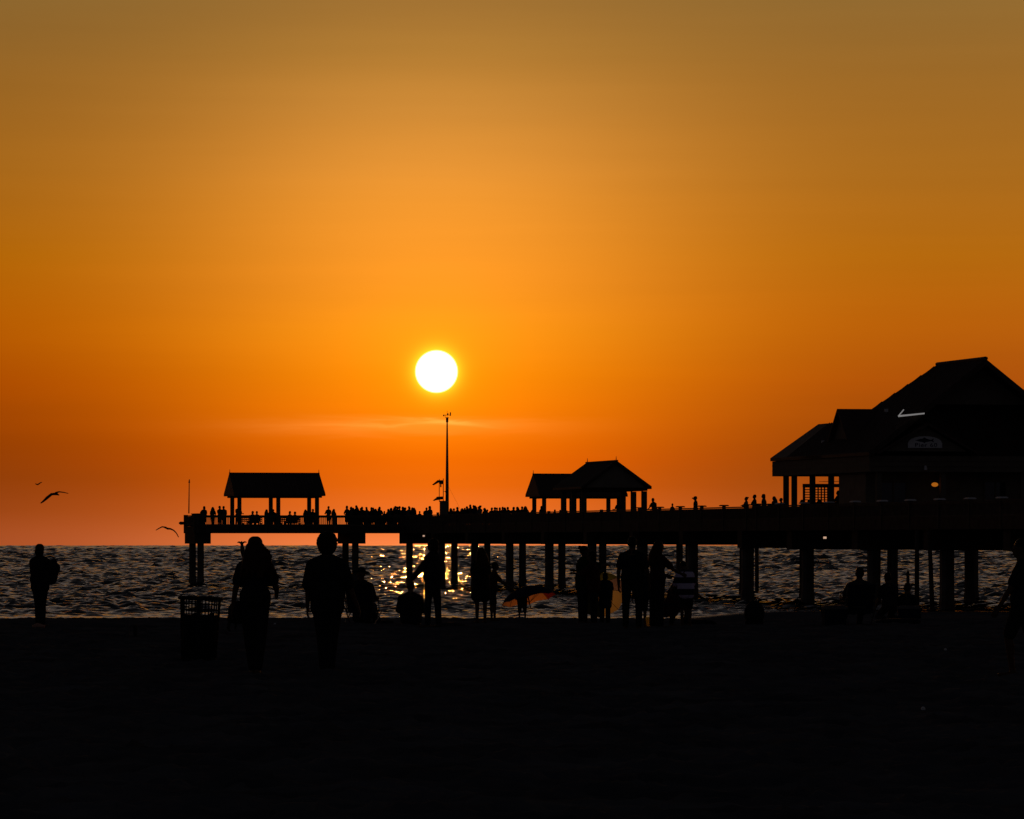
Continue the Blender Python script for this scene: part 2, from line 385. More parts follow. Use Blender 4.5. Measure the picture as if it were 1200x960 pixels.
# planked decks: separate planks with thin gaps
WT = w_of(217.5, -5.6); WN = -.42
def planks(s0, s1, w0, w1, along='w', step=.6):
    n = int((s1-s0)/step)
    for i in range(n):
        a = s0+(s1-s0)*i/n; b = s0+(s1-s0)*(i+1)/n-.012
        pbox(mb, a, b, w0, w1, DECK-.12, DECK+random.uniform(-.006, .006))
planks(-5.6, -.02, WT, 25.4); planks(0, PB0-.02, WN, 6.9); planks(PB0, PB1, WB0, WB1); planks(PB1+.02, S_END, 0, 6.8)
mb.build('deck', MT['wood'], pier)
mb = MB()
for w in (-.05, 2.4, 4.4, 6.55): pbox(mb, .3, S_END, w-.12, w+.12, 4.30, DECK-.125)
for s in (-5.2, -2.8, -.45): pbox(mb, s-.12, s+.12, WT+.2, 25.2, 4.30, DECK-.125)
for w in (-1.0, 9, 12, 14.7): pbox(mb, PB0+.2, PB1-.2, w-.12, w+.12, 4.302, DECK-.127)
mb.build('girder', MT['wood2'], pier)
mb = MB()
pbox(mb, 0, .12, WT, WN-.13, 4.29, 4.86); pbox(mb, -5.72, -5.6, WT, 25.4, 4.29, 4.86); pbox(mb, -5.6, 0, WT-.13, WT-.01, 4.29, 4.86); pbox(mb, -5.6, 0, 25.41, 25.53, 4.29, 4.86)
pbox(mb, 0, .12, 7.04, 25.4, 4.29, 4.86); pbox(mb, 0, PB0-.13, WN-.12, WN-.001, 4.29, 4.95); pbox(mb, .13, PB0-.13, 6.901, 7.02, 4.29, 4.86)
pbox(mb, PB0-.12, PB1, WB0-.12, WB0-.001, 4.29, 4.95); pbox(mb, PB0-.12, PB0-.001, WB0+.001, WN-.13, 4.29, 4.86); pbox(mb, PB0-.12, PB0-.001, 7.03, WB1, 4.29, 4.86)
mb.build('fascia_board', MT['wood2'], pier)
# piles and caps
def pile(w, s, r, zt=3.5):
    p = PW(s, w, 0); zb = min(-.8, gz(p.x, p.y)-.6)
    m_ = MB(); r2 = r*random.uniform(.95, 1.05)
    sq = [(-1,-.55),(-.55,-1),(.55,-1),(1,-.55),(1,.55),(.55,1),(-.55,1),(-1,.55)]
    levels = [(zb, 1.12), (.5, 1.12), (.75, 1.0), (zt, 1.0)]
    vs = []; fs = []
    for z, k in levels:
        for a, b in sq: vs.append(p+U*(a*r2*k)+V*(b*r2*k)+Vector((0, 0, z)))
    for i in range(len(levels)-1):
        for j in range(8): fs.append((i*8+j, i*8+(j+1) % 8, (i+1)*8+(j+1) % 8, (i+1)*8+j))
    fs += [tuple(range(7, -1, -1)), tuple(range(len(vs)-8, len(vs)))]
    m_.add(vs, fs); m_.build('pile', MT['pile'], pier)
def cap(s0, s1, w0, w1, z0=3.44):
    m_ = MB(); pbox(m_, s0, s1, w0, w1, z0, 4.296); m_.build('pile_cap', MT['wood2'], pier)
for k in range(15):
    s = k*BENT; r = .25+.085*min(1, max(0, (k-2)/6))
    wide_ = PB0 < s < PB1 or k == 8
    ws = [{2:-.1,3:-.25,4:-.25,5:-.25}.get(k, 0), {1:6.55,2:6.75,3:6.8,6:6.95,7:7.3}.get(k, 6.65)]
    if k == 0: ws = [0, 3.75, 6.5]
    if wide_ or k == 8: ws = [0, {8: 9.1}.get(k, 9.75), {8: 14.2}.get(k, 14.0)]
    for w in ws: pile(w, s, r if w < 1 else min(r, .29))
    zc = 3.44 if k < 8 else 3.27
    if k == 8: cap(s-.5, s+.5, -.5, 7.2, zc)
    elif wide_: cap(s-.55, s+.55, -1.1, 14.9, zc-.06)
    else: cap(s-.5, s+.5, -.75, 7.7, zc)
m_ = MB(); pbox(m_, 8*BENT-.4, 8*BENT+.4, 7.3, 14.6, 3.4, 4.28); m_.build('pile_cap', MT['wood2'], pier)
for w in (-17.15, -4.4, 12.9, 24.1):
    pile(w, -.6, .26); pile(w, -4.9, .26); cap(-5.5, 0-.05, w-.55, w+.75)
m_ = MB(); p = px(887, 640, 292); m_.tube([(p.x, p.y, 4.25), (p.x, p.y, .45)], .13); m_.build('drain_pipe', MT['metal'], pier, True)
# old slim timber piles beneath the platform
for xx, xb, d in ((1074.5, 1074.5, 236), (1089, 1093, 237)):
    t_, b_ = px(xx, 645, d), px(xb, 716, d)
    m_ = MB(); m_.tube([(t_.x, t_.y, 4.27), (b_.x, b_.y, min(b_.z, gz(b_.x, b_.y))-.5)], [.105, .13]); m_.build('timber_prop', MT['wood2'], pier, True)
# lamps under the deck edge
for xx, yy, w in ((497.5, 628, WN-.16), (968, 630, -1.46)):
    s = s_of(xx, w); p = PW(s, w, 0); z = CZ+(EYE-yy)/F*p.y
    m_ = MB(); pbox(m_, s-.09, s+.09, w-.13, w, z-.07, z+.05); o = m_.build('edge_lamp', MT['lamp_small'], pier)

# railing
POST = 5.11
rail = MB(); segs = [((.06,WT),(.06,WN-.06)), ((-5.66,WT),(-5.66,25.4)), ((-5.6,WT-.07),(0,WT-.07)), ((-5.6,25.47),(0,25.47)), ((.06,6.96),(.06,25.4)),
                     ((.1,WN-.06),(PB0-.06,WN-.06)), ((.2,6.96),(PB0-.06,6.96)), ((PB0,WB0-.06),(PB1,WB0-.06)), ((PB0-.06,WB0),(PB0-.06,WN-.06)), ((PB0-.06,7.05),(PB0-.06,WB1)), ((PB0,WB1+.06),(PB1,WB1+.06)), ((PB1,-.06),(S_END,-.06)), ((PB1,6.86),(S_END,6.86))]
posts = []
for (s0, w0), (s1, w1) in segs:
    ln = math.hypot(s1-s0, w1-w0); along_s = abs(s1-s0) > abs(w1-w0)
    def bx(t0, t1, half, z0, z1):
        if along_s: pbox(rail, s0+t0, s0+t1, w0-half, w0+half, z0, z1)
        else: pbox(rail, s0-half, s0+half, min(w0, w1)+t0, min(w0, w1)+t1, z0, z1)
    bx(0, ln, .09, 5.68, 5.75); bx(0, ln, .03, 5.58, 5.66); bx(0, ln, .03, 4.87 if not along_s else 4.955, 5.02)
    n = int(ln/(.115 if along_s else .165))
    for i in range(n):
        t = (i+.5)*ln/n; bx(t-.022, t+.022, .022, 5.02, 5.58)
    n = max(1, round(ln/POST))
    for i in range(n+1):
        t = min(max(i*ln/n, .1), ln-.1)
        posts.append(((s0+t if along_s else s0), (w0 if along_s else min(w0, w1)+t), along_s))
ro = rail.build('railing', MT['wood'], pier)
for i, (s, w, al) in enumerate(posts):
    m_ = MB(); pbox(m_, s-.095, s+.095, w-.095, w+.095, 4.3, 5.80); m_.build('rail_post', MT['wood'], ro)
for i, (s, w, al) in enumerate(posts):
    if al and s > 74 and w < 1 and i % 1 == 0:
        m_ = MB(); pbox(m_, s-.36, s+.36, w-.22, w+.22, 5.802, 5.86); pbox(m_, s-.30, s+.30, w-.18, w+.18, 5.86, 5.885)
        m_.build('cutting_board', MT['white'] if s > 112 else MT['wood'], ro)  # white on the nearer boards stands in for glints on their tops

# ------------------------------------------------------------------ pavilions
def roof_v(mb, w0, w1, s0, s1, ze, zr, inset, th=.16):   # ridge along V
    sm = (s0+s1)/2
    def shell(dz, k):
        return [PW(s1,w0,ze+dz), PW(s1,w1,ze+dz), PW(s0,w1,ze+dz), PW(s0,w0,ze+dz), PW(sm,w0+inset,zr+dz*k), PW(sm,w1-inset,zr+dz*k)]
    t = shell(0, 1); b = shell(-th, 1)
    mb.add(t+b, [(0,1,5,4),(2,3,4,5),(1,2,5),(3,0,4),(7,6,10,11),(9,8,11,10),(8,7,11),(6,9,10),(0,6,7,1),(1,7,8,2),(2,8,9,3),(3,9,6,0)])
def end_pavilion(wp, label):
    s1, s0 = -.9, -4.5
    root = empty('pavilion', PW(-2.7, wp[1], DECK)); tag(root, label, 'pavilion', 'open pavilions on the pier')
    m_ = MB(); roof_v(m_, wp[0]-.58, wp[2]+.56, s0-.8, s1+.8, 7.48, 9.20, .05)
    ns = 26   # standing seams
    for i in range(ns+1):
        f = i/ns; wa = wp[0]-.56+(wp[2]-wp[0]+1.1)*f; wb = wp[0]-.52+(wp[2]-wp[0]+1.02)*f
        for sa in (s1+.8, s0-.8):
            m_.tube([PW(sa, wa, 7.50), PW((s0+s1)/2, wb, 9.215)], .022, 4)
    r_ = m_.build('roof', MT['shingle'], root)
    m_ = MB(); pbox(m_, (s0+s1)/2-.11, (s0+s1)/2+.11, wp[0]-.55, wp[2]+.53, 9.17, 9.25); m_.build('ridge_cap', MT['shingle'], r_)
    for w in (wp[0]-.5, wp[2]+.48):
        m_ = MB(); m_.tube([PW((s0+s1)/2, w, 9.24), PW((s0+s1)/2, w, 9.52)], [.035, .012], 6); m_.build('finial', MT['metal'], r_)
    m_ = MB()
    for s in (s0, s1): pbox(m_, s-.10, s+.10, wp[0]-.4, wp[2]+.4, 7.18, 7.36)
    for w in wp: pbox(m_, s0+.11, s1-.11, w-.10, w+.10, 7.16, 7.34)
    m_.build('beam', MT['wood2'], root)
    for w in wp:
        for s in (s0, s1):
            m_ = MB(); pbox(m_, s-.15, s+.15, w-.15, w+.15, DECK, 7.178); pbox(m_, s-.2, s+.2, w-.2, w+.2, DECK+.002, DECK+.35); m_.build('post', MT['wood'], root)
    return root
end_pavilion((-13.92, -10.72, -7.52), 'open pavilion with hipped roof at the left end of the pier')
end_pavilion((11.5, 14.68, 17.85), 'open hipped pavilion partly hidden behind the gabled pavilion')
# gabled pavilion half way along
root = empty('pavilion', PW(57, 2.2, DECK)); tag(root, 'gabled open pavilion in the middle of the pier', 'pavilion', 'open pavilions on the pier')
m_ = MB(); wl, wr, wc, sa, sb, ze, zr, th = -.32, 4.68, 2.18, 52.4, 61.0, 7.42, 9.20, .16
for dz in (0,):
    m_.add([PW(sa,wl,ze),PW(sb,wl,ze),PW(sb,wc,zr),PW(sa,wc,zr),PW(sb,wr,ze),PW(sa,wr,ze),
            PW(sa,wl,ze-th),PW(sb,wl,ze-th),PW(sb,wc,zr-th),PW(sa,wc,zr-th),PW(sb,wr,ze-th),PW(sa,wr,ze-th)],
           [(0,1,2,3),(3,2,4,5),(6,9,8,7),(9,11,10,8),(0,6,7,1),(5,4,10,11),(1,7,8,2),(2,8,10,4),(3,9,6,0),(5,11,9,3)])
for i in range(19):
    s = sa+(sb-sa)*i/18
    for w in (wl, wr): m_.tube([PW(s, w, ze+.015), PW(s, wc, zr+.015)], .022, 4)
r_ = m_.build('roof', MT['shingle'], root)
m_ = MB(); pbox(m_, sa-.02, sb+.02, wc-.12, wc+.12, zr-.03, zr+.06); m_.build('ridge_cap', MT['shingle'], r_)
for s in (sa+.1, sb-.1):
    m_ = MB(); m_.tube([PW(s, wc, zr+.05), PW(s, wc, zr+.33)], [.035, .012], 6); m_.build('finial', MT['metal'], r_)
for s in (sb-.35, sa+.25):
    m_ = MB(); m_.prism([PW(s,wl+.35,7.36),PW(s,wr-.35,7.36),PW(s,wc,zr-.20)], U*.08); m_.build('gable_panel', MT['wall'], root)
m_ = MB()
for w in (.1, 4.4): pbox(m_, sa+.5, sb-.5, w-.11, w+.11, 7.14, 7.34)
for s in (54, 57, 60): pbox(m_, s-.11, s+.11, .22, 4.28, 7.12, 7.32)
m_.build('beam', MT['wood2'], root)
for s in (54, 57, 60):
    for w in (.1, 4.4):
        m_ = MB(); pbox(m_, s-.17, s+.17, w-.17, w+.17, DECK, 7.118); pbox(m_, s-.22, s+.22, w-.22, w+.22, DECK+.002, DECK+.4); m_.build('post', MT['wood'], root)

# benches under the left pavilion
def bench(s, w0, w1, label):
    root = empty('bench', PW(s, (w0+w1)/2, DECK)); tag(root, label, 'bench', 'benches on the pier head')
    m_ = MB()
    for i in range(3): pbox(m_, s-.2+i*.14, s-.2+i*.14+.12, w0, w1, DECK+.42, DECK+.46)
    m_.build('seat', MT['wood'], root)
    m_ = MB()
    for i in range(3): pbox(m_, s-.27, s-.23, w0, w1, DECK+.55+i*.14, DECK+.65+i*.14)
    for w in (w0+.15, w1-.15): pbox(m_, s-.228, s-.2, w-.03, w+.03, DECK+.46, DECK+.93)
    m_.build('backrest', MT['wood'], root)
    for w in (w0+.15, w1-.15):
        m_ = MB(); pbox(m_, s-.2, s+.2, w-.04, w+.04, DECK, DECK+.42); m_.build('leg', MT['wood2'], root)
bench(-3.3, -13.4, -11.6, 'slatted bench in the left bay of the left pavilion'); bench(-3.3, -10.2, -8.4, 'slatted bench in the right bay of the left pavilion')

# ------------------------------------------------------------------ masts and cabinets
def pole_thing(name, label, cat, mb_parts, base):
    root = empty(name, base); tag(root, label, cat)
    for n_, m_, mt in mb_parts: m_.build(n_, MT[mt], root, n_ in ('mast', 'pole'))
    return root
p = PW(8.2, 1.55, DECK); p = Vector(((524-600)/F*p.y, p.y, DECK))
def zy(y, d): return CZ+(EYE-y)/F*d
m1 = MB(); m1.tube([p, (p.x, p.y, zy(560, p.y)), (p.x, p.y, zy(493, p.y))], [.155, .125, .055], 10); m1.tube([(p.x,p.y,DECK),(p.x,p.y,DECK+.08)], .26, 10)
m2 = MB(); zt_ = zy(495, p.y); m2.tube([(p.x,p.y,zt_),(p.x,p.y,zy(489.5,p.y))], .10, 8); m2.tube([(p.x,p.y,zy(489.5,p.y)),(p.x,p.y,zy(481.5,p.y))], .014, 5)
m3 = MB(); za = zy(486.5, p.y)
m3.tube([(p.x-.30,p.y,za),(p.x+.30,p.y,za)], .022, 5); m3.tube([(p.x-.28,p.y,za-.1),(p.x-.28,p.y,za+.03)], .05, 6); m3.tube([(p.x+.26,p.y,za-.06),(p.x+.26,p.y,za+.22)], .05, 6)
m3.tube([(p.x-.13,p.y,za-.2),(p.x+.16,p.y,za-.2)], .02, 5); m3.tube([(p.x+.06,p.y-.04,za),(p.x+.06,p.y-.04,za+.14)], .05, 6); m3.tube([(p.x-.16,p.y,za-.20),(p.x-.16,p.y,za)], .018, 5)
m4 = MB(); m4.tube([(p.x+.1,p.y,zy(570,p.y)),(p.x+1.3,p.y+.2,5.72)], .008, 4)
pole_thing('tall_mast', 'tall tapering mast with wind instruments on the pier head', 'mast', [('mast', m1, 'metal'), ('antenna', m2, 'metal'), ('wind_sensor', m3, 'metal'), ('guy_wire', m4, 'metal')], p)
# tide station with two solar panels
d = p.y-.6
def X(x_): return (x_-600)/F*d
m1 = MB(); m1.box(X(515.2), X(524.8)-.02, d, d+.6, DECK, zy(588, d)); m1.box(X(514.6), X(525.2)-.02, d-.05, d+.65, zy(588, d)+.002, zy(587.2, d)+.02)
m1.box(X(511.5), X(514.6), d+.05, d+.5, DECK, zy(600.5, d))
mA = MB(); mA.tube([(X(514.7),d+.3,zy(588,d)),(X(514.7),d+.3,zy(561.5,d))], .028, 6)
mB_ = MB(); mB_.tube([(X(519.4),d+.3,zy(588,d)),(X(519.4),d+.3,zy(560.8,d))], .032, 6); mB_.tube([(X(519.4),d+.3,zy(576,d)),(X(522),d+.3,zy(576,d))], .018, 5); mB_.tube([(X(522),d+.3,zy(577,d)),(X(522),d+.3,zy(575.4,d))], .035, 5)
def panel(xa, ya, xb, yb):   # tilted slab facing left and up
    m_ = MB(); a = Vector((X(xa), d, zy(ya, d))); b = Vector((X(xb), d, zy(yb, d)))
    m_.prism([a, b, b+Vector((.14, 0, -.16)), a+Vector((.14, 0, -.03))], (0, .75, 0))
    m_.tube([b+Vector((0, .4, -.05)), (X(519.4), d+.3, b.z-.05)], .04, 6); return m_
tide = pole_thing('tide_station', 'equipment cabinet with two tilted solar panels beside the tall mast', 'cabinet',
    [('cabinet_box', m1, 'wall'), ('mast', mA, 'metal'), ('mast', mB_, 'metal'), ('solar_panel', panel(506.2, 568.2, 513.0, 562.6), 'panel'), ('solar_panel', panel(507, 586.6, 513.2, 581.8), 'panel')], (X(520), d+.3, DECK))
mB2 = MB(); mB2.prism([(X(513.2),d,zy(563.4,d)),(X(518.8),d,zy(562.8,d)),(X(519.2),d,zy(567.6,d)),(X(515.6),d,zy(567.4,d))], (0,.3,0)); mB2.tube([(X(516.5),d+.1,zy(567,d)),(X(516.5),d+.1,zy(571,d))], .055, 6)
mB2.build('instrument_box', MT['black'], tide)
mB3 = MB(); mB3.prism([(X(511.5),d,zy(582.4,d)),(X(518.8),d,zy(581.8,d)),(X(519),d,zy(585.2,d)),(X(510.5),d,zy(586.4,d))], (0,.3,0)); mB3.build('instrument_box', MT['black'], tide)
# end cabinet and thin pole at the left tip
m_ = MB(); pbox(m_, -2.9, -.25, WT+.08, WT+.75, DECK, 5.84); pbox(m_, -2.97, -.18, WT+.04, WT+.82, 5.842, 5.90); pbox(m_, -.25, -.2, WT+.15, WT+.68, DECK+.2, 5.7)
solid('bait_cabinet', m_, MT['wood2'], 'squat timber cabinet at the left tip of the pier', 'cabinet')
p = PW(-2.6, WT+.4, 5.9); p.x = (221.3-600)/F*p.y
m1 = MB(); m1.tube([p, (p.x+.03, p.y, zy(566, p.y))], [.05, .035], 8)
m2 = MB(); m2.tube([(p.x+.03,p.y,zy(566,p.y)),(p.x+.04,p.y,zy(561.8,p.y))], [.075, .03], 8)
pole_thing('signal_pole', 'thin pole standing on the cabinet at the left tip', 'pole', [('pole', m1, 'metal'), ('lamp_head', m2, 'metal')], p)
p = PW(-5.3, WT-.15, 5.12); m_ = MB(); m_.tube([p+V*-.05, p+V*-.32], [.12, .14], 10); m_.tube([p+V*-.32, p+V*-.45], [.14, .06], 10); m_.tube([p, p+V*-.06], .04, 6)
solid('tip_lamp', m_, MT['black'], 'small drum lamp sticking out from the left tip of the pier', 'lamp')

# ------------------------------------------------------------------ the pier house
S0, W0 = 129.0, -.78
def BP(a, b, z): return PW(S0-a, W0+b, z)
def bbox(mb, a0, a1, b0, b1, z0, z1): return pbox(mb, S0-a1, S0-a0, W0+b0, W0+b1, z0, z1)
house = empty('pier_house', BP(9, 6.6, DECK)); tag(house, 'big dark house with steep roof, dormer and open porch on the pier', 'house')
ZE, ZR, LA, LB = 8.52, 13.64, 19.15, 13.3; ZF = 7.46; RL, HR = 8.2, 4.5; BC = LB/2
# main roof: gable towards the beach, hip towards the sea
def slab(mb, pts, th=.18):
    p_ = [Vector(x) for x in pts]; mb.prism(p_, (0, 0, -th))
rm = MB(); A12 = RL+HR
r0 = [BP(-.35,0,ZE), BP(A12,0,ZE), BP(RL,BC,ZR), BP(-.35,BC,ZR)]; slab(rm, r0)
r1 = [BP(-.35,LB,ZE), BP(-.35,BC,ZR), BP(RL,BC,ZR), BP(A12,LB,ZE)]; slab(rm, r1)
slab(rm, [BP(A12,0,ZE), BP(A12,LB,ZE), BP(RL,BC,ZR)])
for i in range(30):
    a = -.3+i*.43; t = 1 if a <= RL else max(0, (A12-a)/HR)
    if t > .05: rm.tube([BP(a,0,ZE+.02), BP(a if a <= RL else a, BC*t, ZE+.02+(ZR-ZE)*t)], .025, 4)
roof_o = rm.build('roof', MT['shingle'], house)
m_ = MB(); m_.tube([BP(-.4,BC,ZR+.02), BP(RL+.05,BC,ZR+.02)], .11, 6); m_.build('ridge_cap', MT['shingle'], roof_o)
# seaward wing, lower
wm = MB(); WZ, WD = ZE+1.98, 2.55
slab(wm, [BP(A12-4,0,ZE+.004), BP(LA,0,ZE+.004), BP(LA-1.25,WD,WZ), BP(A12-4,WD,WZ)])
slab(wm, [BP(LA,0,ZE+.004), BP(LA,LB,ZE+.004), BP(LA-1.25,LB-WD,WZ), BP(LA-1.25,WD,WZ)])
slab(wm, [BP(LA,LB,ZE+.004), BP(A12-4,LB,ZE+.004), BP(A12-4,LB-WD,WZ), BP(LA-1.25,LB-WD,WZ)])
slab(wm, [BP(A12-4,WD,WZ), BP(LA-1.25,WD,WZ), BP(LA-1.25,LB-WD,WZ), BP(A12-4,LB-WD,WZ)])
for i in range(16):
    a = A12-3.6+i*.43; t = 1 if a < LA-1.25 else max(0, (LA-a)/1.25)
    if t > .1: wm.tube([BP(a,0,ZE+.025), BP(a,WD*t,ZE+.025+(WZ-ZE)*t)], .025, 4)
wm.build('wing_roof', MT['shingle'], house)
# dormer on the left slope
dm = MB(); DA, DZ = 8.5, 11.12; dh = 1.9
def slope_b(z): return (z-ZE)/(ZR-ZE)*BC
bf = 1.15; zb_ = DZ-1.75
slab(dm, [BP(DA-dh,bf-.3,zb_), BP(DA,bf-.3,DZ), BP(DA,slope_b(DZ)+.3,DZ), BP(DA-dh,slope_b(zb_)+.3,zb_)], .12)
slab(dm, [BP(DA+dh,bf-.3,zb_), BP(DA+dh,slope_b(zb_)+.3,zb_), BP(DA,slope_b(DZ)+.3,DZ), BP(DA,bf-.3,DZ)], .12)
dro = dm.build('dormer_roof', MT['shingle'], house)
m_ = MB(); m_.prism([BP(DA-dh+.25,bf,ZE+.5), BP(DA+dh-.25,bf,ZE+.5), BP(DA+dh-.25,bf,zb_), BP(DA,bf,DZ-.25), BP(DA-dh+.25,bf,zb_)], V*.1); m_.build('dormer_wall', MT['trim'], house)
# fascia band right round
m_ = MB()
bbox(m_, -.05, LA, .12, .26, ZF, ZE-.19); bbox(m_, -.05, LA, LB-.26, LB-.12, ZF, ZE-.19); bbox(m_, .0, .14, .262, LB-.262, ZF, ZE-.19); bbox(m_, LA-.14, LA-.001, .262, LB-.262, ZF, ZE-.19)
for z in (ZF+.3, ZF+.6): bbox(m_, -.05, LA, .10, .118, z, z+.03); bbox(m_, -.075, -.052, .262, LB-.262, z, z+.03)
m_.build('fascia', MT['trim'], house)
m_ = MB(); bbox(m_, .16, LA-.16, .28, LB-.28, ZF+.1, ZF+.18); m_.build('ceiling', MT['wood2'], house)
# upper gable wall with clapboards
m_ = MB()
def gb(z): return (z-ZE)/(ZR-ZE)*BC
zlo = 11.19
m_.prism([BP(1.2,gb(zlo)+.25,zlo), BP(1.2,LB-gb(zlo)-.25,zlo), BP(1.2,BC,ZR-.3)], U*-.15)
for i in range(9):
    z = zlo+.1+i*.22; b0 = gb(z)+.4
    if LB-2*b0 > .3: bbox(m_, 1.17, 1.198, b0, LB-b0, z, z+.03)
m_.build('gable_wall', MT['wall'], house)
m_ = MB(); m_.prism([BP(3.2,gb(ZE)+.4,ZE-.3), BP(3.2,LB-.4,ZE-.3), BP(3.2,LB-gb(zlo)-.3,zlo), BP(3.2,gb(zlo)+.3,zlo)], U*-.1); m_.build('attic_shade_wall', MT['wood2'], house)  # dark timber tone stands in for the shaded void of the porch attic
m_ = MB()
for e0, e1 in (((0.0, ZE-.05), (BC, ZR-.05)), ((LB, ZE-.05), (BC, ZR-.05))):
    m_.prism([BP(-.38,e0[0],e0[1]), BP(-.38,e1[0],e1[1]), BP(-.38,e1[0],e1[1]-.30), BP(-.38,e0[0],e0[1]-.30)], U*-.02)
m_.build('rake_board', MT['wood2'], house)
# front pediment
m_ = MB(); pb0, pb1, pz0, pz1 = .7, 5.9, ZE+.06, 10.12; pc = (pb0+pb1)/2
m_.prism([BP(-.15,pb0+.25,pz0), BP(-.15,pb1-.25,pz0), BP(-.15,pc,pz1-.22)], U*-.12)
for i in range(6):
    z = pz0+.12+i*.2; t = (z-pz0)/(pz1-.22-pz0); b0 = pb0+.3+t*(pc-pb0-.3)
    if pb1-pb0 > .5 and 2*(pc-b0) > .3: bbox(m_, -.185, -.152, b0, 2*pc-b0, z, z+.025)
m_.build('pediment', MT['wall'], house)
m_ = MB()
slab(m_, [BP(-.6,pb0-.25,pz0-.05), BP(-.6,pc,pz1), BP(3.1,pc,pz1), BP(3.1,pb0-.25,pz0-.05)], .14); slab(m_, [BP(-.6,pb1+.25,pz0-.05), BP(3.1,pb1+.25,pz0-.05), BP(3.1,pc,pz1), BP(-.6,pc,pz1)], .14)
m_.build('pediment_roof', MT['shingle'], house)
# porch posts, walls, windows
for a, b in ((17.9,.6),(16.2,.6),(12.5,.6),(8.8,.6),(17.9,6.5),(17.9,12.6),(13,12.6),(.35,.75),(.35,4.4),(.35,9.0),(.35,12.6)):
    m_ = MB(); bbox(m_, a-.14, a+.14, b-.14, b+.14, DECK, ZF+.098); bbox(m_, a-.2, a+.2, b-.2, b+.2, DECK+.002, DECK+.3); m_.build('post', MT['trim'] if a < 1 else MT['wood2'], house)
m_ = MB()
bbox(m_, 2.2, 7.0, .55, .7, DECK, ZF+.09); bbox(m_, 2.2, 7.0, 12.5, 12.65, DECK, ZF+.09); bbox(m_, 2.05, 2.198, .55, 12.65, DECK, ZF+.09); bbox(m_, 7.002, 7.15, .55, 12.65, DECK, ZF+.09)
for z in np.arange(DECK+.25, ZF, .25): bbox(m_, 2.02, 2.048, .55, 12.65, z, z+.03)
m_.build('wall', MT['wall'], house)
def wb(xp, a, z=0):   # b of photo column xp on the plane a
    k = (xp-600)/F; o_ = BP(a, 0, 0); return (k*o_.y-o_.x)/(V.x-k*V.y)
def window(b0, b1, z0, z1, a=2.02, nm=1):
    m_ = MB(); t = .09
    bbox(m_, a-.06, a, b0, b1, z1-t, z1); bbox(m_, a-.06, a, b0, b1, z0, z0+t); bbox(m_, a-.06, a, b0, b0+t, z0+t, z1-t); bbox(m_, a-.06, a, b1-t, b1, z0+t, z1-t)
    for i in range(nm):
        c = b0+(b1-b0)*(i+1)/(nm+1); bbox(m_, a-.055, a, c-.05, c+.05, z0+t, z1-t)
    f_ = m_.build('window', MT['trim'], house)
    m_ = MB(); bbox(m_, a-.03, a-.012, b0+t, b1-t, z0+t, z1-t); m_.build('pane', MT['glass'], f_)
window(wb(1152.5, 2), wb(1180, 2), DECK+1.0, DECK+2.35); window(1.3, 2.9, DECK+1.0, DECK+2.3); window(9.6, 11.8, DECK+1.0, DECK+2.35)
# serving screen with lattice on the seaward side
m_ = MB(); a_ = 18.35; b0, b1 = wb(941, a_), wb(985, a_)
zl1, zl0 = zy(567, 268), zy(571, 268)
bbox(m_, a_-.1, a_+.1, b0, b1+1.0, zl0, zl1); bbox(m_, a_-.06, a_+.06, b0, b0+.12, DECK, zl0)
bL = [(wb(943, a_), wb(949.5, a_), 'h'), (wb(955, a_), wb(970, a_), 'g')]
zb2 = zy(589, 268)
for c0, c1, kd in bL:
    for i in range(7): z = zb2+(zl0-zb2)*i/6; bbox(m_, a_-.03, a_+.03, c0, c1, z-.02, z+.035)
    if kd == 'g':
        for i in range(5): c = c0+(c1-c0)*i/4; bbox(m_, a_-.032, a_+.032, c-.035, c+.035, zb2, zl0)
bbox(m_, a_-.05, a_+.05, wb(970.3, a_), wb(971.2, a_), DECK, zl0); bbox(m_, a_-.05, a_+.05, b0, b1+1.2, DECK, zb2)
bbox(m_, a_-.05, a_+.05, wb(984.5, a_), wb(1030, a_), DECK, ZF+.08)
m_.build('lattice_screen', MT['wood2'], house)
m_ = MB(); q_ = BP(15, 2.4, ZF-.35); m_.tube([q_+Vector((0,0,.4)), q_], .03, 6)
for i in range(5):
    t = i*1.2566+.3; e = Vector((math.cos(t), math.sin(t), 0)); n_ = Vector((-e.y, e.x, 0)); m_.prism([q_+e*.12-n_*.06, q_+e*.65-n_*.08, q_+e*.65+n_*.08, q_+e*.12+n_*.06], (0, 0, .02))
m_.tube([q_, q_+Vector((0,0,-.1))], .10, 8); m_.build('ceiling_fan', MT['black'], house)
# roof brackets / lights
k_ = MB(); dL = BP(-.5, 2.2, 0).y
def pr(x_, y_, dd_=dL): return px(x_, y_, dd_)
k_.tube([pr(1059.2, 480.0), pr(1052.6, 487.8)], .03, 6); k_.tube([pr(1052.6, 487.8), pr(1083.5, 484.6)], [.052,.04], 6)
k_.build('strip_light', MT['lamp_white'], house)
for b_, z_, mt in ((3.25, ZF+.05, 'lamp_small'),):
    m_ = MB(); c_ = BP(-.22, wb(1084.5, -.2), zy(549, 250)); m_.tube([c_+Vector((0,0,.16)), c_+Vector((0,0,-.07))], [.05, .10], 8); m_.tube([c_+Vector((0,0,.1)), BP(0, wb(1084.5, -.2), zy(549, 250)+.1)], .03, 5); m_.build('gooseneck_lamp', MT['white'], house)
m_ = MB(); c_ = px(1095.5, 568, 251.4); bm_ = bmesh.new(); bmesh.ops.create_uvsphere(bm_, u_segments=14, v_segments=8, radius=.14)
m_.add([(v.co*1.0)+c_+Vector((v.co.x*.35, 0, -v.co.z*.15)) for v in bm_.verts], [[v.index for v in f.verts] for f in bm_.faces]); bm_.free()
m_.build('porch_globe', MT['lamp_orange'], house, True)
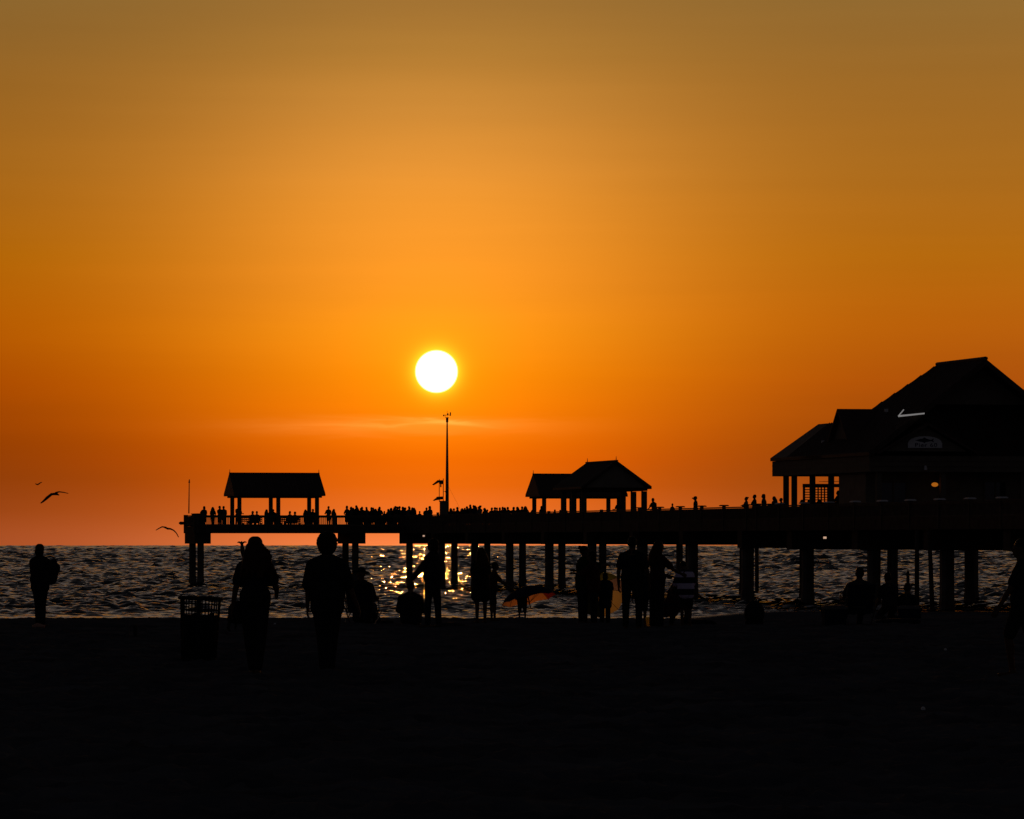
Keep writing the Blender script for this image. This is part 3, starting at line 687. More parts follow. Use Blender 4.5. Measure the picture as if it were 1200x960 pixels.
m_ = MB(); m_.tube([c_+Vector((0,0,.14)), (c_.x, c_.y, ZF+.1)], .018, 5); m_.build('lamp_cord', MT['black'], house)
for x_, y_, dd_ in ((1038.5, 481, 256), (964.5, 518, 262)):
    c_ = px(x_, y_, dd_); m_ = MB(); m_.box(c_.x-.1, c_.x+.1, c_.y-.15, c_.y-.02, c_.z-.08, c_.z+.08); m_.tube([c_, c_+Vector((.1, .6, -.35))], .035, 5); m_.build('floodlight', MT['white'], house)
# arched sign on the pediment
sc_ = wb(1084.5, -.3); sz0 = zy(525, 250.4); sw = (1105-1064)/F*250.4/.975/2
sign = empty('pier_sign', BP(-.2, sc_, sz0)); tag(sign, 'pale arched sign with a dark fish on the front gable of the house', 'sign')
m_ = MB(); pts = [BP(-.19, sc_-sw, sz0), BP(-.19, sc_+sw, sz0), BP(-.19, sc_+sw, sz0+.28)]
for i in range(11):
    t = i/10; x_ = sw*math.cos(math.pi*t); pts.append(BP(-.19, sc_+x_*.98, sz0+.28+.36*math.sin(math.pi*t)))
pts.append(BP(-.19, sc_-sw, sz0+.28)); m_.prism(pts, U*.05); m_.build('sign_board', MT['white'], sign)
fish = [(-.56,.00),(-.40,.05),(-.22,.10),(-.10,.12),(-.04,.19),(.08,.12),(.22,.07),(.36,.03),(.52,.13),(.47,0),(.54,-.12),(.36,-.03),(.2,-.07),(.05,-.10),(-.02,-.15),(-.1,-.10),(-.3,-.06)]
m_ = MB(); m_.prism([BP(-.242, sc_+x_*1.0-.02, sz0+.405+y_*.9) for x_, y_ in fish], U*.012); m_.build('fish_emblem', MT['navy'], sign)
cu = bpy.data.curves.new('sign_text', 'FONT'); cu.body = 'Pier 60'; cu.size = .30; cu.align_x = 'CENTER'; cu.extrude = .006; cu.space_character = 1.1
to = bpy.data.objects.new('sign_text', cu); COL.objects.link(to)
dg = bpy.context.evaluated_depsgraph_get(); tm = bpy.data.meshes.new_from_object(to.evaluated_get(dg)); bpy.data.objects.remove(to); tm.name = 'lettering'
MX = Matrix.Translation(BP(-.252, sc_+.05, sz0+.06)) @ Matrix(((V.x*1.35, 0, U.x, 0), (V.y*1.35, 0, U.y, 0), (0, 1, 0, 0), (0, 0, 0, 1)))
tm.transform(MX); tm.transform(Matrix.Translation(-Vector(sign.location))); lo = link('lettering', tm, MT['navy'], sign)
# tables on the porch
def picnic(s, w, label):
    root = empty('picnic_table', PW(s, w, DECK)); tag(root, label, 'table', 'tables on the porch')
    m_ = MB()
    for i in range(4): pbox(m_, s-.7, s+.7, w-.4+i*.2, w-.22+i*.2, DECK+.72, DECK+.76)
    m_.build('tabletop', MT['wood'], root)
    for e in (-.75, .6):
        m_ = MB(); pbox(m_, s-.7, s+.7, w+e, w+e+.16, DECK+.42, DECK+.46); m_.build('seat', MT['wood'], root)
    for e in (-.5, .5):
        m_ = MB()
        for sg in (-1, 1): m_.tube([PW(s+e, w+sg*.65, DECK), PW(s+e, w+sg*.2, DECK+.72)], .04, 4)
        pbox(m_, s+e-.03, s+e+.03, w-.72, w+.72, DECK+.36, DECK+.42); m_.build('leg', MT['wood2'], root)
picnic(113.5, 1.2, 'picnic table behind the seated people at the seaward end of the porch'); picnic(118.5, 1.6, 'picnic table on the porch nearest the house wall')

# ------------------------------------------------------------------ channel marker in the water
d = 330; p = px(1064, 683, d); m1 = MB(); m1.tube([(p.x, d, -1), (p.x, d, zy(672, d))], .12, 10)
m2 = MB(); m2.tube([(p.x, d, zy(672, d)), (p.x, d, zy(667.8, d))], [.13, .02], 10)
pole_thing('channel_post', 'short post rising from the water between the slim props', 'post', [('pole', m1, 'wood2'), ('cap', m2, 'black')], (p.x, d, 0))

# ------------------------------------------------------------------ people
def rotx(a): return Matrix.Rotation(a, 3, 'X')
class Prims:
    def __init__(s): s.l = []
    def c(s, a, ra, b, rb): s.l.append(('c', Vector(a), ra, Vector(b), rb)); return s
    def e(s, c, r, m=None): s.l.append(('e', Vector(c), Vector(r), m or Matrix.Identity(3))); return s
    def xf(s, M3, piv):
        piv = Vector(piv); o = []
        for q in s.l:
            if q[0] == 'c': o.append(('c', piv+M3 @ (q[1]-piv), q[2], piv+M3 @ (q[3]-piv), q[4]))
            else: o.append(('e', piv+M3 @ (q[1]-piv), q[2], M3 @ q[3]))
        s.l = o; return s
    def scaled(s, k):
        o = []
        for q in s.l:
            if q[0] == 'c': o.append(('c', q[1]*k, q[2]*k, q[3]*k, q[4]*k))
            else: o.append(('e', q[1]*k, q[2]*k, q[3]))
        s.l = o; return s
    def move(s, v):
        v = Vector(v); s.l = [(q[0], q[1]+v, q[2], q[3]+v, q[4]) if q[0] == 'c' else (q[0], q[1]+v, q[2], q[3]) for q in s.l]; return s
    def minz(s):
        return min(min(q[1].z-q[2], q[3].z-q[4]) if q[0] == 'c' else q[1].z-max((q[3] @ Vector((a*q[2].x, b*q[2].y, c*q[2].z))).z for a in (-.58,.58) for b in (-.58,.58) for c in (-.58,.58)) for q in s.l)
    def mesh(s, name, voxel, smooth=2):
        vs = []; fs = []
        def addv(v_, f_):
            k = len(vs); vs.extend(v_); fs.extend([tuple(i+k for i in f) for f in f_])
        n = 12
        for q in s.l:
            if q[0] == 'c':
                _, a, ra, b, rb = q; dv = b-a; ln = dv.length
                dv = dv/ln if ln > 1e-6 else Vector((0, 0, 1)); x = dv.orthogonal().normalized(); y = dv.cross(x)
                ring = []
                for t in (-75, -45, -15, 0): ring.append((a+dv*(ra*math.sin(R(t))), ra*math.cos(R(t))))
                for t in (0, 15, 45, 75): ring.append((b+dv*(rb*math.sin(R(t))), rb*math.cos(R(t))))
            else:
                _, c_, r_, m3 = q
                ring = None; v_ = []; f_ = []
                for i in range(1, 8):
                    t = math.pi*i/8-math.pi/2
                    for j in range(n):
                        p_ = 2*math.pi*j/n; v_.append(c_+m3 @ Vector((r_.x*math.cos(t)*math.cos(p_), r_.y*math.cos(t)*math.sin(p_), r_.z*math.sin(t))))
                nr = 7
            if ring is not None:
                v_ = []; f_ = []
                for o_, rr in ring:
                    for j in range(n): t = 2*math.pi*j/n; v_.append(o_+(x*math.cos(t)+y*math.sin(t))*rr)
                nr = len(ring)
            for i in range(nr-1):
                for j in range(n): f_.append((i*n+j, i*n+(j+1) % n, (i+1)*n+(j+1) % n, (i+1)*n+j))
            f_.append(tuple(range(n-1, -1, -1))); f_.append(tuple((nr-1)*n+j for j in range(n)))
            addv(v_, f_)
        me = bpy.data.meshes.new(name); me.from_pydata([tuple(v) for v in vs], [], fs)
        o = bpy.data.objects.new('tmp', me); COL.objects.link(o)
        r_ = o.modifiers.new('r', 'REMESH'); r_.mode = 'VOXEL'; r_.voxel_size = voxel
        if smooth:
            s_ = o.modifiers.new('s', 'SMOOTH'); s_.iterations = smooth; s_.factor = .5
        dg_ = bpy.context.evaluated_depsgraph_get(); out_ = bpy.data.meshes.new_from_object(o.evaluated_get(dg_))
        bpy.data.objects.remove(o); bpy.data.meshes.remove(me)
        out_.name = name; out_.polygons.foreach_set('use_smooth', [True]*len(out_.polygons)); return out_
UP_ARM, FORE, THIGH, SHIN = .29, .255, .43, .43
def hand(P, wrist, d, side, curl):
    d = Vector(d).normalized(); lat = Vector((-side, 0, 0)); lat = (lat-d*lat.dot(d))
    lat = lat.normalized() if lat.length > .1 else Vector((0, 1, 0)); fwd = Vector((0, 1, 0)); fwd = fwd-d*fwd.dot(d)
    fwd = fwd.normalized() if fwd.length > .2 else lat.cross(d).normalized()
    nrm = fwd.cross(d).normalized()         # across the palm is fwd (thumb side), palm faces +-nrm
    if nrm.dot(lat) < 0: nrm = -nrm
    w = Vector(wrist)
    for i in range(4):
        o_ = (i-1.5)*.02; P.c(w+fwd*o_*.6+d*.015, .017, w+fwd*o_+d*.085, .0135)
        ln = (.062, .074, .07, .052)[3-i]
        k = w+fwd*o_*1.15+d*.09; m = k+(d*math.cos(curl)+nrm*math.sin(curl))*ln*.55; t = m+(d*math.cos(curl*2)+nrm*math.sin(curl*2))*ln*.5
        P.c(k, .0105, m, .0098); P.c(m, .0098, t, .0085)
    b = w+d*.02+fwd*.028; m = b+(d*.55+fwd*.7+nrm*.25).normalized()*.05; P.c(b, .014, m, .0115); P.c(m, .0115, m+(d*.85+fwd*.2+nrm*.3).normalized()*.035, .009)
def figure(name, label, loc, face, h=1.72, lean=0, thigh=((0,0,-1),(0,0,-1)), shin=((0,0,-1),(0,0,-1)), foot=None,
           arm=((.12,.05,-1),(.12,.05,-1)), fore=((.05,.25,-1),(.05,.25,-1)), curl=.35, head_yaw=0, head_pitch=0, hair='short', haircol='hair', skin='skin',
           top='tee', topcol='cloth_dark', bottom='pants', botcol='cloth_navy', sx=1.0, bulk=0, voxel=.012, group=None, ground_z=None, seat_h=None, legend=None):
    """x right, y forward, z up; index 0 is the left side, 1 the right"""
    B = Prims(); T = Prims(); Q = Prims(); H = Prims(); HD = Prims()
    hipz = .93
    # lower body
    B.c((-.075*sx,0,hipz+.02), .105+bulk*.5, (.075*sx,0,hipz+.02), .105+bulk*.5)
    Q.c((-.075*sx,0,hipz+.02), .125+bulk*.5, (.075*sx,0,hipz+.02), .125+bulk*.5)
    legs = []
    for i, sd in ((0, -1), (1, 1)):
        hp = Vector((.09*sx*sd, 0, hipz-.02)); kn = hp+Vector(thigh[i]).normalized()*THIGH; an = kn+Vector(shin[i]).normalized()*SHIN
        B.c(hp, .086+bulk*.4, kn, .054); B.c(kn, .054, an, .037)
        cd = Vector(shin[i]).normalized(); back = (cd.cross(Vector((1,0,0)))).normalized(); back = -back if back.y > 0 else back
        B.c(kn+cd*.10+back*.018, .048, kn+cd*.2+back*.012, .042)
        fd = Vector(foot[i]) if foot else Vector((sd*.18, 1, 0)); fd.normalize(); dn = Vector((0,0,-1)) if abs(fd.z) < .6 else Vector((0,-1,0))
        heel = an+dn*.035-fd*.04; toe = an+dn*.045+fd*.16
        B.c(heel, .035, toe, .026); B.c(an, .036, heel+fd*.05, .036); B.c(toe-Vector((.018,0,0)), .022, toe+Vector((.018,0,0)), .022)
        legs.append((hp, kn, an))
        if bottom == 'pants': Q.c(hp, .102+bulk*.4, kn, .074); Q.c(kn, .074, kn+(an-kn)*.93, .062)
        elif bottom == 'wide': Q.c(hp, .108+bulk*.4, kn, .088); Q.c(kn, .088, kn+(an-kn)*.93, .088)
        elif bottom == 'shorts': Q.c(hp, .106+bulk*.4, hp+(kn-hp)*.88, .086)
        elif bottom == 'trunks': Q.c(hp, .104+bulk*.4, hp+(kn-hp)*.45, .094)
        elif bottom == 'skirt': Q.c(hp, .11+bulk*.4, hp+(kn-hp)*.9, .105)
    # upper body
    TB = Prims()
    TB.e((0,.005,1.08), (.142*sx+bulk,.105+bulk,.17)); TB.e((0,-.005,1.29), (.168*sx+bulk*.8,.108+bulk*.6,.19)); TB.c((0,-.012,1.455), .068, (0,.012,1.57), .060)
    for sd in (-1, 1): TB.c((.02*sd,-.012,1.475), .058, (.165*sx*sd,-.008,1.385), .058)
    TT = Prims(); il = .022+(.02 if top in ('loose','coat','dress') else 0)
    TT.e((0,.005,1.08), (.142*sx+bulk+il,.105+bulk+il,.19)); TT.e((0,-.005,1.27), (.168*sx+bulk*.8+il*.7,.108+bulk*.6+il,.185)); 
    for sd in (-1, 1): TT.c((.03*sd,-.012,1.455), .066+il*.2, (.165*sx*sd,-.008,1.383), .066+il*.3)
    TT.c((-.07*sx,0,1.0), .118+bulk*.6+il*.6, (.07*sx,0,1.0), .118+bulk*.6+il*.6)
    for i, sd in ((0, -1), (1, 1)):
        sh = Vector((.178*sx*sd, -.005, 1.375)); a_ = Vector(arm[i]); a_.x *= sd; f_ = Vector(fore[i]); f_.x *= sd
        el = sh+a_.normalized()*UP_ARM; wr = el+f_.normalized()*FORE
        TB.c(sh, .052, el, .039); TB.c(el, .040, wr, .027); hand(TB, wr, f_, sd, curl)
        if top in ('tee', 'loose', 'dress'): TT.c(sh, .062+il*.3, sh+(el-sh)*(.62 if top != 'loose' else .85), .062+il*.6)
        elif top in ('long', 'coat'): TT.c(sh, .068+il*.4, el, .055+il*.3); TT.c(el, .055+il*.3, el+(wr-el)*.92, .042+il*.3)
    if top == 'coat':
        for i in (0, 1): TT.c((.05*(2*i-1),0,.98), .135, (.085*(2*i-1),0,.72), .125)
    if top == 'dress':
        for i in (0, 1): TT.c((.06*(2*i-1),0,.98), .13, (.10*(2*i-1),0,.62), .15)
    if top == 'loose':
        for i in (0, 1): TT.c((.075*(2*i-1),0,1.12), .13, (.085*(2*i-1),0,.84), .138)
    HD.e((0,.0,1.655), (.074,.094,.108)); HD.e((0,.035,1.595), (.056,.066,.062)); HD.c((0,.092,1.655), .012, (0,.112,1.628), .016)
    HD.e((0,.092,1.588), (.026,.014,.012)); HD.c((-.035,.078,1.678), .013, (.035,.078,1.678), .013)
    for sd in (-1, 1): HD.e((.077*sd,-.005,1.64), (.012,.022,.032)); HD.e((.031*sd,.083,1.655), (.015,.01,.011))
    # hair
    if hair == 'short': H.e((0,-.014,1.682), (.082,.098,.092)); H.e((0,-.05,1.645), (.074,.06,.075))
    elif hair == 'curly':
        rr = random.Random(5)
        H.e((0,-.018,1.69), (.106,.112,.108)); H.e((0,-.022,1.635), (.114,.108,.115))
        for i in range(170):
            t, p_ = rr.uniform(0, 6.28), rr.uniform(-.9, 1.5); r_ = rr.uniform(.97, 1.08)
            v = Vector((.108*math.cos(p_)*math.cos(t), .11*math.cos(p_)*math.sin(t), .106*math.sin(p_)))*r_
            if v.y > .05 and v.z < .03: continue
            H.e(Vector((0,-.018,1.68))+v, (.021,.021,.021))
    elif hair in ('long', 'longcap'):
        H.e((0,-.016,1.68), (.086,.102,.096)); rr = random.Random(9)
        for i in range(26):
            t = math.pi*(1.0+i/25); x_, y_ = .082*math.cos(t), .07*math.sin(t)-.02
            k = rr.uniform(.9, 1.35); e1 = Vector((x_*1.5+rr.uniform(-.02,.02), y_*1.2-.04, 1.50+rr.uniform(-.02,.02))); e2 = Vector((x_*1.9*k, y_*1.1-.055, 1.36+rr.uniform(-.09,.05)))
            H.c((x_,y_,1.66), .03, e1, .027); H.c(e1, .027, e2, .012)
        H.c((0,-.09,1.6), .07, (0,-.10,1.42), .055)
        if hair == 'longcap':
            for i in range(22):
                sd_ = 1 if i % 3 else -1; p_ = Vector((sd_*rr.uniform(.06,.10), rr.uniform(-.10,-.02), rr.uniform(1.56,1.64))); r0 = .024
                for k in range(6):
                    n_ = p_+Vector((sd_*rr.uniform(-.002,.052)*(1.0 if sd_ > 0 else .4)+.012*math.sin(k*2.1+i), rr.uniform(-.012,.01), -.048)); H.c(p_, r0, n_, r0*.86); p_ = n_; r0 *= .86
    elif hair == 'bun': H.e((0,-.014,1.682), (.082,.098,.092)); H.e((0,-.05,1.645), (.074,.06,.07)); H.e((0,-.11,1.72), (.045,.045,.045))
    elif hair == 'bob': H.e((0,-.016,1.68), (.09,.104,.096)); H.e((0,-.035,1.61), (.098,.08,.09)); H.c((0,-.04,1.58), .07, (0,-.05,1.52), .055)
    elif hair == 'cap':
        H.e((0,-.005,1.695), (.084,.10,.082)); H.c((-.035,.10,1.70), .012, (-.03,.165,1.685), .008); H.c((.035,.10,1.70), .012, (.03,.165,1.685), .008); H.c((0,.1,1.705), .012, (0,.18,1.69), .008)
        H.e((0,-.05,1.64), (.072,.055,.06))
    elif hair == 'hat':
        H.e((0,-.0,1.70), (.09,.105,.085))
        for i in range(20): t = i*.314; H.c((.085*math.cos(t),.095*math.sin(t),1.69), .012, (.17*math.cos(t),.18*math.sin(t),1.672), .010)
    HDall = [HD, H]
    if hair == 'longcap': H.e((0,0,1.70), (.09,.106,.08)); H.c((-.03,.10,1.70), .012, (-.03,.17,1.685), .009); H.c((.03,.10,1.70), .012, (.03,.17,1.685), .009); H.c((0,.1,1.7), .012, (0,.18,1.69), .009)
    for q_ in HDall:
        q_.move((0, 0, -1.56)); q_.l = [(a[0], a[1]*1.09, a[2]*1.09, a[3]*1.09, a[4]*1.09) if a[0] == 'c' else (a[0], a[1]*1.09, a[2]*1.09, a[3]) for a in q_.l]; q_.move((0, 0, 1.537))
    M3 = Matrix.Rotation(R(head_yaw), 3, 'Z') @ rotx(R(-head_pitch))
    for q_ in HDall: q_.xf(M3, (0, 0, 1.55))
    ML = rotx(R(-lean))
    for q_ in (TB, TT, HD, H): q_.xf(ML, (0, 0, hipz))
    B.l += TB.l+HD.l
    k = h/1.748
    for q_ in (B, Q, TT, H): q_.scaled(k)
    dz = -B.minz() if seat_h is None else seat_h-(hipz-.085)*k
    for q_ in (B, Q, TT, H): q_.move((0, 0, dz))
    body = link(name, B.mesh(name, voxel), MT[skin]); tag(body, label, 'person', group)
    body.location = loc; body.rotation_euler = (0, 0, face)
    vc = max(voxel, .014)
    if hair != 'none': link('hat' if hair == 'hat' else 'hair', H.mesh('hair', voxel), MT[haircol], body)
    if top != 'none': link({'dress': 'dress', 'coat': 'coat', 'tee': 'shirt', 'loose': 'shirt', 'long': 'shirt', 'tank': 'shirt'}[top], TT.mesh('shirt', vc), MT[topcol], body)
    if bottom != 'none': link({'pants': 'trousers', 'wide': 'trousers', 'shorts': 'shorts', 'trunks': 'shorts', 'skirt': 'skirt'}[bottom], Q.mesh('bottom', vc), MT[botcol], body)
    return body
AWAY = 0.0                      # facing the sea (+y)
def gp(xp, d, dzz=0): x_ = (xp-600)/F*d; return (x_, d, gz(x_, d)-.015+dzz)

# -- pier crowd prototypes
CRZ = DECK
def crowd():
    pr_ = []
    pr_.append(figure('person', 'x', (0,0,0), 0, 1.76, arm=((.15,.5,-.9),(.15,.5,-.9)), fore=((-.1,1,.1),(-.1,1,.1)), topcol='cloth_dark', botcol='cloth_navy', hair='short', voxel=.016))
    pr_.append(figure('person', 'x', (0,0,0), 0, 1.66, sx=.88, arm=((.1,.05,-1),(.25,-.1,-.9)), fore=((.0,.3,-1),(-.5,.5,-.3)), hair='long', topcol='cloth_maroon', botcol='cloth_denim', voxel=.016, haircol='hair2'))
    pr_.append(figure('person', 'x', (0,0,0), 0, 1.80, arm=((.3,.75,-.35),(.3,.75,-.35)), fore=((-.6,.6,.75),(-.6,.6,.75)), top='tee', topcol='cloth_grey', bottom='shorts', botcol='cloth_dark', hair='cap', haircol='cloth_dark', voxel=.016))
    pr_.append(figure('person', 'x', (0,0,0), 0, 1.70, sx=.92, bulk=.03, arm=((.45,-.1,-.8),(.12,.1,-1)), fore=((-.55,.3,-.5),(.0,.3,-1)), hair='bob', topcol='cloth_navy', bottom='skirt', botcol='cloth_dark', voxel=.016))
    pr_.append(figure('person', 'x', (0,0,0), 0, 1.74, bulk=.04, lean=14, arm=((.2,.7,-.7),(.2,.7,-.7)), fore=((-.2,1,-.1),(-.2,1,-.1)), hair='short', topcol='cloth_green', botcol='cloth_denim', thigh=((0,.1,-1),(0,-.1,-1)), voxel=.016))
    pr_.append(figure('person', 'x', (0,0,0), 0, 1.72, arm=((.1,.1,-1),(.1,.1,-1)), fore=((-.1,.8,-.5),(-.1,.8,-.5)), thigh=((-.12,1,.05),(.12,1,.05)), shin=((0,.05,-1),(0,.05,-1)), hair='short', topcol='cloth_dark', botcol='cloth_navy', voxel=.016))
    pr_.append(figure('person', 'x', (0,0,0), 0, 1.18, sx=.8, arm=((.12,.05,-1),(.3,.4,-.8)), fore=((.05,.25,-1),(.1,.8,-.2)), hair='short', topcol='cloth_maroon', bottom='shorts', botcol='cloth_navy', voxel=.014))
    pr_.append(figure('person', 'x', (0,0,0), 0, 1.78, arm=((.12,.0,-1),(.85,.45,.25)), fore=((.05,.2,-1),(-.75,.25,.55)), topcol='cloth_dark', botcol='cloth_dark', hair='cap', haircol='cloth_dark', voxel=.016))
    pr_.append(figure('person', 'x', (0,0,0), 0, 1.68, arm=((.15,.35,-.9),(.15,.35,-.9)), fore=((-.75,.55,.25),(-.75,.55,.25)), top='long', topcol='cloth_pale', bottom='pants', botcol='cloth_dark', hair='bun', sx=.9, voxel=.016))
    return pr_
protos = crowd(); used = [False]*len(protos)
PH = [1.76, 1.66, 1.80, 1.70, 1.70, 1.28, 1.18, 1.78, 1.68]
KIND = ['man in dark shirt', 'woman with long hair', 'person with hands raised', 'woman with hand on hip', 'person leaning forward', 'seated person', 'child', 'person shading the eyes', 'person with folded arms']
ORD = 'first second third fourth fifth sixth seventh eighth ninth tenth eleventh twelfth thirteenth fourteenth fifteenth sixteenth seventeenth eighteenth nineteenth twentieth'.split()
def put(k, p, face, hh, label):
    p = Vector(p)
    if used[k]: o_ = copy_tree(protos[k])
    else: o_ = protos[k]; used[k] = True
    o_.location = p; o_.rotation_euler = (0, 0, face); s_ = hh/PH[k]; o_.scale = ((s_*.5+.5)*rc.uniform(.92, 1.16), (s_*.5+.5)*rc.uniform(.95, 1.1), s_)
    if k not in (5,): o_.rotation_euler = (R(rc.uniform(-6, 3)), R(rc.uniform(-4, 4)), face)
    tag(o_, label, 'person', 'people along the pier'); return o_
rc = random.Random(21)
# (px x, head y, kind) per stretch of the pier
stretches = [
 ('T', 'left of the left pavilion', [(238.6,593.8,3),(249.6,594.6,1),(257.7,593.4,0),(263.2,593.6,8)]),
 ('T', 'beneath the left pavilion', [(277.5,592.6,0),(296,599.0,5),(301,599.2,5),(313.5,598.6,1),(320.8,599.4,4),(339.6,599,5),(345.6,599.8,5),(358.6,599,1),(365,597.2,4)]),
 ('T', 'in the crowd left of the mast', [(384.7,593.8,0),(390.6,597,1),(407.3,593.3,3),(412.5,594.4,0),(416.4,593,4),(420.2,594.4,1),(426,594.4,0),(431,594.7,8),(436,595,3),(441,596.7,1),(446,594.4,0),(450.4,598,6),(455,597,1),(459,595.7,0)]),
 ('M', 'just left of the solar cabinet', [(464.7,592,7),(468.2,593.8,0),(471,594.4,3),(476.2,595.3,2),(480.2,593.8,0),(486,595.6,1),(498,595.3,0),(505.2,593.6,3)]),
 ('M', 'between mast and gabled pavilion', [(529,596,1),(537.3,594.7,3),(543.7,595.8,0),(550.6,592,2),(554.6,592.6,0),(558.8,593,1),(563,593,8),(571.7,597.4,6),(579.4,595,0),(585.5,596,3),(591.3,597,1),(597.4,596,4),(605.6,597.6,1),(610.4,595,0),(626,597,0),(636,598,1),(649,597.6,6),(657,598,6)]),
 ('M', 'standing inside the gabled pavilion', [(726,587,0)]),
 ('M', 'right of the gabled pavilion', [(767.6,584.6,4),(787.6,589.6,6),(815.6,582.4,7)]),
 ('M', 'in the row left of the house', [(873.4,583,8),(883.6,580.4,0),(897.4,579.6,3),(909.2,582.4,1),(917.5,585,0)]),
 ('P', 'on the house porch', [(939.5,578.5,5),(948,579.5,5),(960,580.5,5),(982,573.5,0),(988,577,1)]),
]
extra = {'in the crowd left of the mast': [(409.8,595,8),(414.2,595.6,1),(418.4,594.2,0),(423,595.8,3),(428.6,596.2,1),(433.5,596,0),(438.5,595.4,0),(443.5,596.4,3),(457,596,8)],
         'just left of the solar cabinet': [(462.4,595.6,1),(466.4,594.4,2),(473.6,595.4,0),(478.2,594.8,8),(483.2,595.2,1),(491.5,597.4,6)],
         'between mast and gabled pavilion': [(533,597,0),(540.6,596.2,1),(547.3,594,0),(552.8,594.4,8),(557,594.6,3),(561,594.2,0),(567,596.4,1),(575.6,596.4,0),(582.4,597,8),(588.4,597.6,0),(600.8,597.8,3),(617,598.4,1)]}
ORD += ['twenty-'+o_ for o_ in ORD[:9]]+['thirtieth']+['thirty-'+o_ for o_ in ORD[:9]]
stretches = [(a, b, sorted(c+extra.get(b, []))) for a, b, c in stretches]
for mode, where, lst in stretches:
    for i, (xx, hy, k) in enumerate(lst):
        if mode == 'T': s = -(.7 if k == 5 else rc.uniform(.6, 1.6)); w = w_of(xx, s); face = rc.uniform(-.7, .7)+(math.pi if k == 5 else 0)
        elif mode == 'M': w = rc.uniform(.5, 2.2) if xx < 700 else .7; s = s_of(xx, w); face = rc.uniform(-.8, .8)+.3
        else: w = .9 if k == 5 else 1.9; s = s_of(xx, w); face = rc.uniform(.6, 2.4)
        if k == 7: face = 1.2
        if where.startswith('in the row'): face = 1.2+rc.uniform(-.5, .3)
        p_ = PW(s, w, DECK+.008); hh = zy(hy, p_.y)-DECK
        if k == 5: hh = 1.28*min(1.08, max(.92, hh/1.30))
        elif k == 6: hh = min(1.4, max(1.05, hh))
        else: hh = min(1.88, max(1.52, hh))
        put(k, p_, face, hh, f'{KIND[k]} {where}, {ORD[i]} from the left' if len(lst) > 1 else f'{KIND[k]} {where}')
# seats for the people sitting under the left pavilion and on the porch: they sit on low stools
def stool(p, label):
    root = empty('stool', p); tag(root, label, 'stool', 'stools on the pier')
    m_ = MB(); m_.tube([(0,0,.40),(0,0,.435)], .19, 12); m_.build('seat', MT['wood'], root, local=True)
    for i in range(3):
        t = i*2.094; m_ = MB(); m_.tube([(.10*math.cos(t),.10*math.sin(t),.40),(.17*math.cos(t),.17*math.sin(t),0)], .02, 6); m_.build('leg', MT['wood2'], root, local=True)
n_ = 0
for o in list(COL.objects):
    if o.get('category') == 'person' and o.get('label', '').startswith('seated person'):
        stool((o.location.x, o.location.y, DECK+.008), 'stool under the '+o['label']); n_ += 1

# -- beach people
NEAR = .010
walk = lambda a, b: ((0, a, -1), (0, b, -1))
# left bather with a bundle
figure('person', 'woman at far left standing by the water holding a bundle', gp(47, 90), R(-28), 1.60, sx=1.08, bulk=.035, arm=((.15,.45,-.85),(.15,.5,-.85)), fore=((-.4,1,.25),(-.35,1,.15)), hair='bob', topcol='cloth_dark', bottom='pants', botcol='cloth_dark', top='loose', thigh=((.05,.07,-1),(-.02,-.07,-1)), shin=((.03,-.03,-1),(.06,-.1,-1)))
b_ = Prims(); b_.e((0,0,.2), (.13,.12,.24)); b_.e((.04,0,.40), (.07,.07,.08)); b_.c((-.05,0,.1), .1, (.06,.02,.3), .11)
bo = link('cloth_bundle', b_.mesh('cloth_bundle', .014), MT['cloth_navy']); x_, y_, z_ = gp(58.5, 89.9); bo.location = (x_+.02, y_+.16, z_+.86); tag(bo, 'dark cloth bundle held by the woman at far left', 'bundle')
m_ = MB(); x_, y_, z_ = gp(45.2, 89.2); m_.tube([(x_-.12,y_,z_+.03),(x_-.02,y_-.0,z_+.055),(x_+.12,y_,z_+.035)], [.03,.055,.025], 8); solid('sandal', m_, MT['rubber'], 'pale sandal on the sand by the woman at far left', 'sandal', smooth=True)
# the couple walking in the foreground
d1 = 59.0
figure('person', 'woman with long hair and shoulder bag walking beside the curly haired man', gp(299, d1), R(4), 1.74, sx=1.0, bulk=.012, hair='longcap', haircol='hair2', top='tee', topcol='cloth_dark', bottom='pants', botcol='cloth_dark',
       arm=((.26,.02,-1),(.34,.12,-1)), fore=((.16,.1,-1),(.05,.9,-.25)), thigh=((.03,.10,-1),(-.03,-.08,-1)), shin=((.12,-.08,-1),(-.11,-.15,-1)), voxel=NEAR)
root = empty('shoulder_bag', gp(278.5, d1+.05)); tag(root, 'dark shoulder bag hanging at the left of the long haired woman', 'bag')
bg = Prims(); bg.e((0,0,.80), (.13,.07,.16)); bg.c((-.08,0,.72), .06, (.08,0,.72), .06); link('bag_body', bg.mesh('bag_body', .012), MT['cloth_dark'], root)
m_ = MB(); m_.tube([(-.06,0,.93),(.02,.02,1.2),(.1,.01,1.46),(.14,-.02,1.3),(.11,-.05,.92)], .012, 6); m_.build('strap', MT['cloth_dark'], root, local=True)
for k_, e in ((-.1, .52), (-.02, .56), (-.16, .56)):
    pass
m_ = MB(); m_.tube([(-.09,0,.76),(-.12,0,.60),(-.105,0,.56)], [.018,.022,.014], 6); m_.tube([(-.02,0,.72),(-.03,0,.58)], [.018,.014], 6); m_.build('tassel', MT['cloth_dark'], root, local=True)
